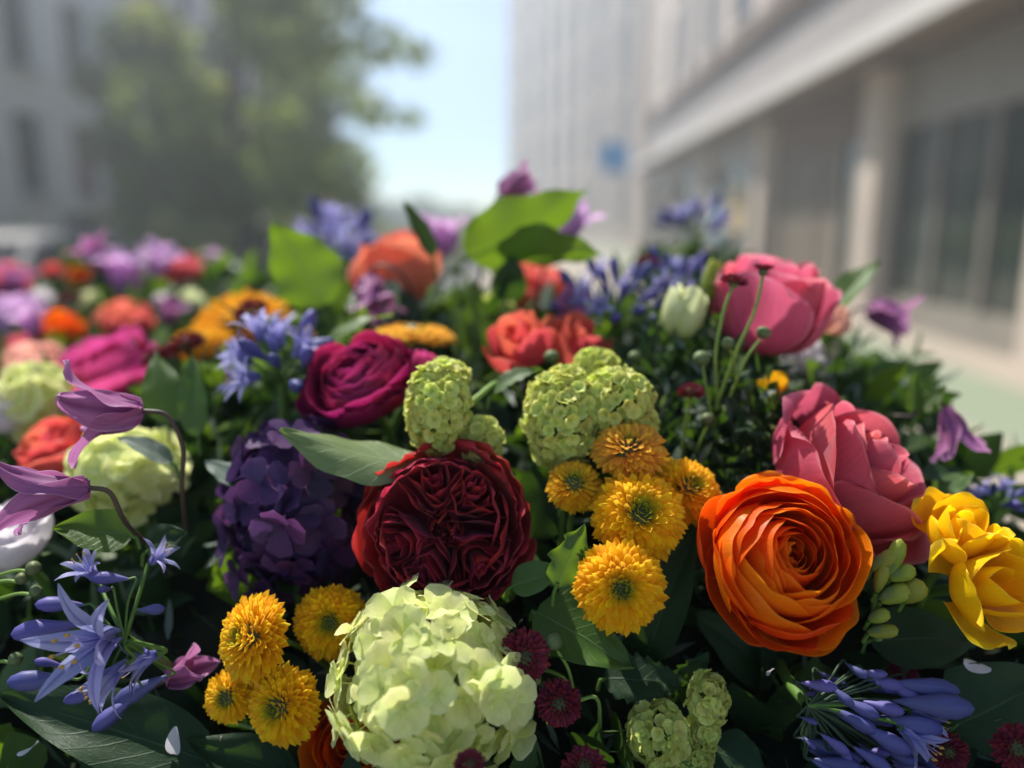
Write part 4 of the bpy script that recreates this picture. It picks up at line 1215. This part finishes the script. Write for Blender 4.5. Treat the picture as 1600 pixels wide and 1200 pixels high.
clematis('pink clematis beyond the upright narrow leaf', 690, 400, 0.80, (.1, .95, .2), 70, 81, None, wide=.36, open_=.7, mat='lilac', n=5)

# ---- small wine red chrysanthemums and buds
G2 = 'small wine red chrysanthemums'
def wine(label, px, py, d, axis, wpx, sd, stem_pts=None, n=90, thmax=105):
    return mum(label, px, py, d, axis, wpx, sd, n, G2, meshes=WINE, stempts=[at(*q) for q in stem_pts] if stem_pts else None, wscale=1.15, thmax=thmax, name='spray_chrysanthemum', eyesize=.2)
wine('wine red chrysanthemum pressed against the big snowball', 822, 1027, 0.385, (.25, .25, .9), 78, 91, [(828, 1040, .395), (880, 1060, .42), (905, 1110, .44)])
wine('dark red chrysanthemum in the shade below the bud', 872, 1102, 0.39, (-.2, .1, .95), 70, 92, [(880, 1098, .40), (905, 1094, .405), (935, 1096, .41), (936, 1180, .43)])
wine('wine red chrysanthemum cut by the bottom edge', 914, 1194, 0.38, (0, .8, .6), 66, 93)
wine('half open wine red bloom before the big snowball', 734, 1190, 0.345, (0, .85, .5), 48, 94)
wine('wine red chrysanthemum on a long stem before the coral rose', 1148, 436, 0.465, (.15, .92, .35), 42, 95, [(1145, 446, .465), (1130, 490, .465), (1118, 560, .47), (1122, 640, .49)], thmax=88)
wine('unopened wine red chrysanthemum beside the long stemmed one', 1193, 420, 0.465, (.05, .97, .2), 34, 96, [(1192, 432, .465), (1178, 490, .465), (1150, 550, .47), (1118, 640, .49)], thmax=60)
wine('flat red chrysanthemum low among the dark stems', 1080, 608, 0.47, (0, .9, .45), 40, 97, [(1080, 616, .47), (1072, 660, .475), (1062, 730, .49)], thmax=95)
wine('wine red chrysanthemum at the lower corner edge', 1592, 1172, 0.38, (-.2, .2, .9), 70, 98, [(1580, 1180, .39), (1530, 1155, .41), (1480, 1130, .44)])
wine('ragged wine red chrysanthemum under the violet agapanthus', 1484, 1178, 0.395, (-.3, .1, .9), 56, 99)
wine('hidden wine red chrysanthemum above the violet agapanthus', 1415, 1046, 0.42, (0, .5, .8), 42, 100)
wine('blurred red chrysanthemum in front of the large golden one', 388, 478, 0.60, (-.3, .8, .4), 54, 101)
wine('blurred red chrysanthemum beside the fuchsia ranunculus', 286, 532, 0.58, (-.3, .8, .4), 60, 102)
wine('blurred red chrysanthemum next to the pale blue agapanthus', 240, 552, 0.57, (-.3, .8, .4), 46, 103)
wine('tiny red chrysanthemum topping the violet agapanthus', 1012, 404, 0.62, (0, .9, .4), 34, 104)


def bud(label, px, py, d, axis, wpx, stem_pts, sd, mat='bud'):
    rng = random.Random(sd)
    r = wpx * d / FPX / 2
    ax = way(*axis); c = at(px, py, d)
    T = thing('chrysanthemum_bud', label, 'flower bud', frame(c - ax * r * .8, ax), 'closed chrysanthemum buds')
    obj('head', MB().revolve([(.0002, 0), (r * .6, r * .12), (r * .98, r * .7), (r * .9, r * 1.2), (r * .5, r * 1.55), (.0002, r * 1.65)], 12).mesh('head', M['wine' if mat == 'wine' else 'bud']), T)
    for k in range(14):
        V = strap(r * 1.7, lambda t: 1.0 - 1.7 * t, lambda t: r * .26 * (1 - t) ** .5, rng, 5, 7, cup=.3)
        obj('bract', gm(V, 'bract', M['bud']), T, Matrix.Rotation(k * 2.4, 4, 'Z') @ Matrix.Translation((r * .28, 0, 0)))
    inv = T.matrix_basis.inverted()
    obj('stem', MB().tube(smooth([inv @ at(*q) for q in stem_pts]), .0009).mesh('stem', M['stempale']), T)
    seed(c - Vector((0, 0, .04)), r)


bud('green chrysanthemum bud before the coral rose', 1193, 520, .465, (.3, .9, .3), 24, [(1188, 530, .465), (1165, 562, .468), (1140, 620, .48)], 1)
bud('green bud at the fork of the long stems', 1137, 537, .465, (-.3, .9, .3), 22, [(1139, 546, .465), (1146, 556, .468), (1150, 590, .48)], 2)
bud('closed bud on a curved stem among the dark leaves', 1096, 560, .475, (-.1, .9, .3), 28, [(1098, 570, .475), (1104, 610, .475), (1122, 690, .49)], 3)
bud('pale bud between crimson rose and broad dark leaf', 865, 1003, .395, (-.1, .8, .6), 30, [(870, 1016, .395), (888, 1046, .40), (900, 1100, .41)], 4)
bud('dark green bud above the largest viburnum', 862, 558, .50, (-.1, .9, .3), 26, [(866, 568, .50), (882, 580, .505), (900, 620, .52)], 5)
bud('small bud behind the largest viburnum', 992, 558, .51, (0, .9, .3), 22, [(992, 568, .51), (988, 590, .515), (985, 640, .52)], 6)
bud('faint bud in the shade behind the amber chrysanthemum', 1106, 655, .475, (0, .9, .3), 24, [(1106, 664, .475), (1090, 700, .48), (1075, 740, .49)], 7)
for i, (px, py, w_, lb) in enumerate(((52, 888, 24, 'brown withered bud above the near agapanthus'), (34, 904, 20, 'brown withered bud at the picture edge'), (56, 924, 20, 'greenish bud beside the near agapanthus'), (24, 1030, 22, 'reddish bud low at the picture edge'))):
    bud(lb, px, py, .415, (.3, .5, .7), w_, [(px - 3, py + 6, .415), (px - 30, py + 4, .42), (px - 80, py + 20, .44)], 20 + i)

# freesia buds: one spike
T = thing('freesia_spike', 'spike of green freesia buds between orange ranunculus and yellow freesia', 'flower bud', Matrix.Translation(at(1390, 960, .405)))
c0 = at(1390, 960, .405)
sp = [(1372, 1000, .405), (1368, 960, .405), (1372, 915, .405), (1388, 868, .408)]
obj('stalk', MB().tube(smooth([at(*q) - c0 for q in sp]), .0022).mesh('stalk', M['stem']), T)
for (bx, by, tx, ty, w_) in ((1388, 900, 1408, 842, 26), (1362, 890, 1404, 860, 24), (1390, 905, 1430, 888, 26), (1376, 940, 1422, 918, 30), (1412, 940, 1442, 908, 36), (1358, 970, 1390, 956, 22), (1356, 990, 1404, 984, 22), (1370, 925, 1382, 880, 22)):
    a, b = at(bx, by, .40) - c0, at(tx, ty, .398) - c0
    L = (b - a).length; r = w_ * .4 / FPX / 2
    prof = [(r * .25, 0), (r * .6, L * .15), (r * .95, L * .45), (r, L * .68), (r * .75, L * .9), (r * .05, L)]
    F = obj('bud', MB().revolve(prof, 12, .05).mesh('bud', M['freesiabud']), T, frame(a, b - a))
    V = rev_petal([(r * .3, -L * .02), (r * .8, L * .1), (r * 1.1, L * .3), (r * 1.04, L * .5)], 1.1, R, 9, 6)
    obj('bract', gm(V, 'bract', M['leafpale']), F)
    obj('pedicel', MB().tube([a - Vector((0, 0, .006)) + FWD * .004, a], .0012, 5).mesh('pedicel', M['stem']), T)

# ---- single leaves and leafy twigs
leaf('big bright backlit leaf left standing upright at the back', (505, 478), (428, 352), .62, .60, 118, 'leaf', 1, (.1, .2, -.9), droop=.4, fold=.16, ruffle=.12, pet=70)
leaf('narrow dark upright leaf before the salmon rose', (676, 402), (632, 318), .62, .62, 42, 'leafdark', 2, (.7, .2, .6), droop=.3)
leaf('largest backlit leaf crossed by shadows at the top of the arrangement', (728, 398), (912, 300), .62, .60, 108, 'leaf', 3, (-.2, .5, -.8), droop=-.5, fold=.22, ruffle=.18, pet=170)
leaf('shaded leaf hanging beneath the largest backlit leaf', (775, 385), (936, 398), .615, .60, 76, 'leaf', 4, (0, .6, -.7), droop=.4, fold=.15, ruffle=.15, pet=150)
leaf('pale underside leaf with a lit tip beside the crimson rose', (655, 722), (444, 672), .44, .425, 108, 'leafpale', 5, (.15, .75, .5), droop=-.5, fold=.10, cup=.3)
leaf('veined sunlit leaf under the lower clematis bell', (205, 836), (86, 826), .425, .41, 74, 'leaf', 6, (0, .55, .8), droop=.3)
leaf('pointed two toned leaf beyond the coral rose', (1292, 500), (1372, 412), .60, .60, 60, 'leaf', 7, (-.6, .5, .5), droop=.2, fold=.55)
leaf('green leaf arching over the magenta ranunculus', (500, 560), (612, 492), .55, .55, 66, 'leaf', 8, (-.1, .9, .4), droop=.8)
leaf('bright backlit lobed leaf beside the crimson rose', (868, 918), (912, 822), .405, .40, 66, 'leaf', 9, (.2, .3, -.9), droop=.3, serr=.35, sk=3, ruffle=.2)
leaf('broad green leaf between wine bloom and forward facing chrysanthemum', (838, 955), (985, 1042), .415, .405, 124, 'leaf', 10, (0, .7, .7), droop=.3, shape='heart')
leaf('shaded leaf joined to the bright lobed leaf', (800, 915), (880, 890), .415, .41, 56, 'leaf', 11, (0, .6, .8), droop=.2)
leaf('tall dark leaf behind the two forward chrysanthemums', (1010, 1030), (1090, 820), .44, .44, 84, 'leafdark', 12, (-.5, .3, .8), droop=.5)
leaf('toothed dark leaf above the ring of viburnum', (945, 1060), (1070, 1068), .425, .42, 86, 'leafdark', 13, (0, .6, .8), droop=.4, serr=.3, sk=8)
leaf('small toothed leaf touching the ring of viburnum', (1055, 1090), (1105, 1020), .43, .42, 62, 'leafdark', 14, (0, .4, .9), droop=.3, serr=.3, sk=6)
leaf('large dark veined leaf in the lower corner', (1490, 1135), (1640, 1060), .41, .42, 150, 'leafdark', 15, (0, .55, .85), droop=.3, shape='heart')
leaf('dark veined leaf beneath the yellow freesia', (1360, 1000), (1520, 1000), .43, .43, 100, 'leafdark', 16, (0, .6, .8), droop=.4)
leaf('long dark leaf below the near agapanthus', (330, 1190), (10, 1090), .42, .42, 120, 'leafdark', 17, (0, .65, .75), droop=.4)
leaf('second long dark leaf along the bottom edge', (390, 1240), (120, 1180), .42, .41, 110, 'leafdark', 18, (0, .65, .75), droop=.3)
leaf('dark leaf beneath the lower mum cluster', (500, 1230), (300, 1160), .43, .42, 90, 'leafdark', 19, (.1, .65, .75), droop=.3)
leaf('curled grey leaf behind the clematis stem', (268, 722), (185, 684), .46, .46, 36, 'leafgrey', 20, (0, .8, .6), droop=.6)
leaf('striped pale leaf between clematis stem and purple hydrangea', (385, 760), (322, 722), .47, .47, 52, 'leafgrey', 21, (.1, .85, .45), droop=.4)
leaf('glossy dark leaf beside the veined sunlit leaf', (230, 860), (290, 832), .43, .43, 62, 'leafdark', 22, (.2, .6, .8), droop=.6)
leaf('green leaf in the gap beside the fuchsia ranunculus', (262, 660), (245, 555), .52, .54, 62, 'leaf', 23, (.3, .4, .8), droop=.4)
leaf('second green leaf beside the fuchsia ranunculus', (310, 680), (300, 560), .51, .53, 54, 'leaf', 24, (-.3, .4, .8), droop=.3)
leaf('curved green leaf joining the two viburnums', (772, 612), (848, 578), .48, .48, 44, 'leaf', 25, (.1, .8, .5), droop=.9, serr=.25, sk=6)
leaf('dark leaf behind the pink rose', (1300, 690), (1352, 630), .50, .50, 40, 'leafdark', 26, (-.4, .5, .7), droop=.3)
leaf('small fresh leaf on the twig over the paving', (1428, 645), (1432, 582), .52, .52, 30, 'leaf', 27, (-.6, .3, .7), droop=.3, name='leaf')
leaf('broad small leaf on the twig over the paving', (1438, 640), (1478, 605), .52, .51, 34, 'leaf', 28, (-.2, .6, .7), droop=.3)
leaf('leaf among the stems below the backlit leaves', (738, 545), (742, 440), .60, .62, 46, 'leaf', 29, (.6, .3, .7), droop=.3)
leaf('dim leaf below the shaded hanging leaf', (790, 470), (800, 400), .63, .62, 60, 'leafdark', 30, (.3, .4, .8), droop=.3)
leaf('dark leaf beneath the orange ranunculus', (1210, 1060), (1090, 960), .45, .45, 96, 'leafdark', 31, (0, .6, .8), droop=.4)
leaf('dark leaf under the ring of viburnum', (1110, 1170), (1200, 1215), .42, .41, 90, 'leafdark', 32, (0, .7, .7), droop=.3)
leaf('leaf lying behind the pink rose over the paving', (1440, 740), (1540, 760), .50, .50, 46, 'leafdark', 33, (0, .8, .5), droop=.5)
leaf('second leaf behind the yellow freesia', (1470, 770), (1520, 740), .49, .49, 36, 'leaf', 34, (.2, .8, .5), droop=.5)
leaf('dark leaf in the hollow beneath the small chrysanthemum', (830, 840), (880, 700), .47, .48, 96, 'leafdark', 35, (0, .5, .85), droop=.4)
leaf('upright stalk leaf beneath the largest backlit leaf', (748, 560), (705, 470), .60, .61, 34, 'leaf', 36, (-.3, .3, .9), droop=.2)

# ---- blurred flowers at the far end
G3 = 'blurred flowers at the far end'
rose('blurred coral rose at the far picture edge', 8, 438, 1.0, (.1, .9, .3), 80, 'coral', n=14, sd=131, group=G3)
rose('blurred orange ranunculus far back', 95, 512, .88, (.1, .85, .4), 70, 'orange', n=16, sd=132, group=G3)
rose('blurred brick rose behind the fuchsia ranunculus', 195, 500, .86, (.1, .85, .4), 84, 'salmon', n=14, sd=133, group=G3)
rose('small orange bloom before the navy car', 125, 430, 1.1, (0, .9, .3), 40, 'orange', n=10, sd=134, group=G3)
rose('small red bloom before the navy car', 82, 422, 1.1, (0, .9, .3), 34, 'scarlet', n=10, sd=135, group=G3)
rose('blurred pink rose far back near the hedge', 280, 418, 1.05, (0, .9, .3), 72, 'pink', n=14, sd=136, group=G3)
rose('white blurred bloom on top of the far flowers', 150, 396, 1.15, (0, .9, .4), 44, 'white', n=12, sd=137, group=G3)
rose('blurred lilac bloom left of the far orange one', 25, 490, .92, (0, .85, .5), 84, 'lilac', n=14, sd=138, group=G3)
rose('blurred peach bloom above the lime hydrangea', 50, 570, .72, (0, .8, .5), 96, 'peach', n=14, sd=139, group=G3)
rose('pale pink bloom cut by the picture edge', 4, 640, .60, (.2, .7, .6), 90, 'white', n=14, sd=140, group=G3)
rose('red bloom under the lime hydrangea', 85, 705, .56, (-.2, .7, .5), 120, 'scarlet', n=14, sd=141, group=G3)
rose('white lilac bloom behind the lower clematis', 8, 840, .47, (-.1, .7, .6), 130, 'white', n=16, sd=142, ruf=.03)
rose('coral bloom low at the far picture edge', 20, 590, .76, (0, .8, .4), 60, 'coral', n=12, sd=143, group=G3)
rose('white bloom hanging behind the coral rose', 1262, 560, .60, (.3, .5, .7), 84, 'white', n=12, sd=144, ruf=.03)
rose('orange bloom peeping over the pink rose', 1285, 655, .50, (0, .9, .3), 56, 'orange', n=12, sd=145)
rose('peach bud beneath the pointed two toned leaf', 1308, 500, .59, (.2, .85, .3), 50, 'peach', n=10, sd=146, tall=1.3, closed=.3, flare=0)
rose('lime bud hanging under the peach bud', 1300, 540, .60, (.1, -.8, .4), 38, 'cream', n=8, sd=147, tall=1.4, closed=.3, flare=0)
rose('magenta bloom peeping behind the small viburnum', 668, 574, .53, (.5, .8, .2), 66, 'fuchsia', n=10, sd=148)
for i, (px, py, d_, w_) in enumerate(((330, 402, 1.2, 36), (235, 405, 1.25, 40), (60, 468, 1.0, 46), (300, 468, .95, 44), (140, 470, 1.0, 40), (30, 540, .8, 50), (255, 470, 1.0, 36))):
    mt = ['lilac', 'white', 'white', 'cream', 'cream', 'pink', 'white'][i]
    lb = ['blurred lilac bloom nearest the big backlit leaf', 'faint white bloom in the far row', 'blurred white bloom beneath the far orange ones', 'cream bloom above the golden chrysanthemums', 'cream bloom between the far orange blooms', 'blurred pink bloom beside the far lilac', 'white bloom under the far lilac clematis'][i]
    rose(lb, px, py, d_, (0, .85, .4), w_, mt, n=9, sd=160 + i, group=G3)

for i, (px, py, d_, L_, ax_, mt, lb) in enumerate(((165, 418, 1.0, 60, (-.5, .8, .2), 'clematis', 'mauve clematis leaning at the far end'), (240, 430, .95, 62, (.4, .8, .3), 'lilac', 'lilac clematis leaning over the far pink rose'), (60, 520, .85, 56, (-.4, .8, .4), 'lilac', 'pale clematis beneath the far lilac bloom'),
        (265, 505, .85, 50, (.3, .8, .4), 'clematis', 'mauve clematis beside the large golden chrysanthemum'), (18, 458, .98, 52, (.3, .9, .2), 'clematis', 'mauve clematis behind the far coral rose'))):
    clematis(lb, px, py, d_, ax_, L_, 210 + i, None, wide=.3, open_=1.0, mat=mt, n=5, group='clematis among the far flowers')
for i, (px, py, d_, w_, lb) in enumerate(((110, 462, .95, 40, 'small red chrysanthemum between the far orange blooms'), (222, 478, .9, 36, 'small red chrysanthemum under the far pink rose'), (60, 545, .8, 36, 'small red chrysanthemum above the peach bloom'))):
    wine(lb, px, py, d_, (0, .85, .4), w_, 230 + i, n=50)

# ---- white blades added for bright sunlit flecks in the leaf gaps
for i, (px, py, d_, L_, W_, ax_, lb) in enumerate(((272, 1178, .415, 52, 24, (.15, .9, .3), 'upright white blade added for a sunlit fleck under the chrysanthemums'), (28, 1176, .41, 52, 18, (.8, .45, .3), 'white blade added for a bright fleck by the long dark leaf'),
        (330, 1180, .425, 40, 16, (.5, .8, .2), 'small white blade added for a bright fleck beside the upright one'), (1506, 1032, .42, 38, 26, (.85, -.25, .4), 'white blade added for a sunlit fleck below the yellow freesia'), (1198, 1050, .42, 18, 16, (.3, .5, .7), 'tiny white blade added for a light fleck under the orange ranunculus'))):
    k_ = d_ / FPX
    T = thing('bright_fleck', lb, 'petal', frame(at(px, py, d_), way(*ax_), i * .1), 'white blades standing in for sunlit flecks')
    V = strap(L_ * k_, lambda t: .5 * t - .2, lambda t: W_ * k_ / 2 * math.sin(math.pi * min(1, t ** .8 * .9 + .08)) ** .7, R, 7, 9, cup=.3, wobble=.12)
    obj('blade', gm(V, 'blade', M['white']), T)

# ================================================================== GREENERY AND THE STAND
SP = np.array([tuple(s[0]) for s in SEEDS]); SR = np.array([s[1] for s in SEEDS])


def height(x, y):
    d2 = (x[..., None] - SP[:, 0]) ** 2 + (y[..., None] - SP[:, 1]) ** 2
    wt = 1.0 / (d2 + 0.02 ** 2) ** 1.6
    return (wt * SP[:, 2]).sum(-1) / wt.sum(-1), np.sqrt(d2.min(-1))


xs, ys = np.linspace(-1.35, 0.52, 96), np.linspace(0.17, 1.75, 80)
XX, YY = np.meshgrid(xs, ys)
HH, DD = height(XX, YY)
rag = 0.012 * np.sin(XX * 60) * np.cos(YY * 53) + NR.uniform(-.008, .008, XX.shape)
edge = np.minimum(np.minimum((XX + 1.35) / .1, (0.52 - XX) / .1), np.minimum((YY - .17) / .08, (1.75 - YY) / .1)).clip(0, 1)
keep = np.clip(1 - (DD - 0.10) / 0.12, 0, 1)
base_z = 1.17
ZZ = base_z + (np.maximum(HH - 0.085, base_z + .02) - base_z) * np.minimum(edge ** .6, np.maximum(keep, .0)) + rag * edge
mound = tag(obj('blocking_mound', MB().grid(np.stack([XX, YY, ZZ], -1)).mesh('blocking_mound', M['filler'])), 'unseen dark mound added under the flowers to block light', 'flower stand')  # unseen mound, added to block light from below
T = thing('flower_table', 'plain wooden table under the flower arrangement', 'table', Matrix.Translation((-.41, .96, 0)))
for i in range(9):
    w_ = 1.70 / 9
    obj('plank', MB().box(-1.0, 1.0, -.85 + i * w_ + .003, -.85 + (i + 1) * w_ - .003, .11 + 1.0, .145 + 1.0).mesh('plank', M['wood'], False), T)
for sx in (-.92, .92):
    for sy in (-.76, .76):
        obj('leg', MB().box(sx - .035, sx + .035, sy - .035, sy + .035, 0, 1.109).mesh('leg', M['wood'], False), T)


def scatter(name, label, n, L, Wd, mat, sd, off=(-.055, -.005), shape=0.8, up=0.6, nv=6, nu=3, cond=None, curve=.5):
    nr = np.random.RandomState(sd)
    x = nr.uniform(-1.3, .5, n * 5); y = nr.uniform(.2, 1.6, n * 5)
    if 'sprays' in label: x = PC.x + nr.uniform(-.08, .08, n * 5); y = PC.y + nr.uniform(-.08, .08, n * 5)
    h, dd = height(x, y)
    ok = dd < 0.075
    # keep the air in front of the lens free
    dist = np.sqrt(x ** 2 + y ** 2 + (h - 1.58) ** 2)
    ok &= dist > 0.34
    if cond is not None: ok &= cond(x, y)
    x, y, h = x[ok][:n], y[ok][:n], h[ok][:n]
    h = h - 0.045 * np.clip((0.60 - y) / 0.18, 0, 1)
    b = MB()
    for i in range(len(x)):
        rng = random.Random(sd * 9973 + i)
        l = L * rng.uniform(.6, 1.25); wd = Wd * rng.uniform(.7, 1.2)
        cv = rng.uniform(-.2, 1) * curve
        V = strap(l, lambda t: cv * t, lambda t: wd * math.sin(math.pi * min(1, t ** shape * .93 + .05)), rng, nu, nv, fold=.2, wobble=.1)
        a = Vector((rng.gauss(0, 1), rng.gauss(0, 1), rng.gauss(up, .6))).normalized()
        m = np.array(frame((0, 0, 0), a, rng.uniform(0, 6.28)).to_3x3())
        b.grid(V @ m.T + np.array([x[i], y[i], h[i] + rng.uniform(*off)]))
    return tag(obj(name, b.mesh(name, M[mat])), label, 'foliage', kind='stuff')


PC = at(1110, 640, .51)
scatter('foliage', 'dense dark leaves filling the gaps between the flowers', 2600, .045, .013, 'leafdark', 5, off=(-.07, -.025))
scatter('foliage', 'fresh green leaves mixed among the flowers', 650, .04, .011, 'leaf', 6, off=(-.055, -.015))
scatter('foliage', 'thin needle leaves between the flower stems', 2600, .026, .0022, 'leafgrey', 7, off=(-.045, -.005), nv=4)
scatter('foliage', 'small grey green leaflets among the far flowers', 700, .026, .008, 'leafgrey', 8, off=(-.03, .0), cond=lambda x, y: (y > .62) & (x < -.05))
scatter('foliage', 'fresh green leaves standing between the far flowers', 110, .045, .010, 'leaf', 11, off=(-.03, .012), cond=lambda x, y: (y > .66) & (x < -.12), up=1.2)
scatter('foliage', 'dark narrow leaves standing between the far flowers', 140, .05, .007, 'leafdark', 12, off=(-.03, .012), cond=lambda x, y: (y > .60) & (x < .1), up=1.2)
scatter('foliage', 'fine dark sprays of leaflets around the chrysanthemum stems', 1100, .016, .0026, 'leafdark', 14, off=(-.02, .028), nv=4, cond=lambda x, y: (np.hypot(x - PC.x, y - PC.y) < .075), up=.8)
scatter('foliage', 'fine pale sprays of leaflets around the chrysanthemum stems', 260, .014, .0022, 'leafgrey', 15, off=(-.02, .028), nv=4, cond=lambda x, y: (np.hypot(x - PC.x, y - PC.y) < .075), up=.8)
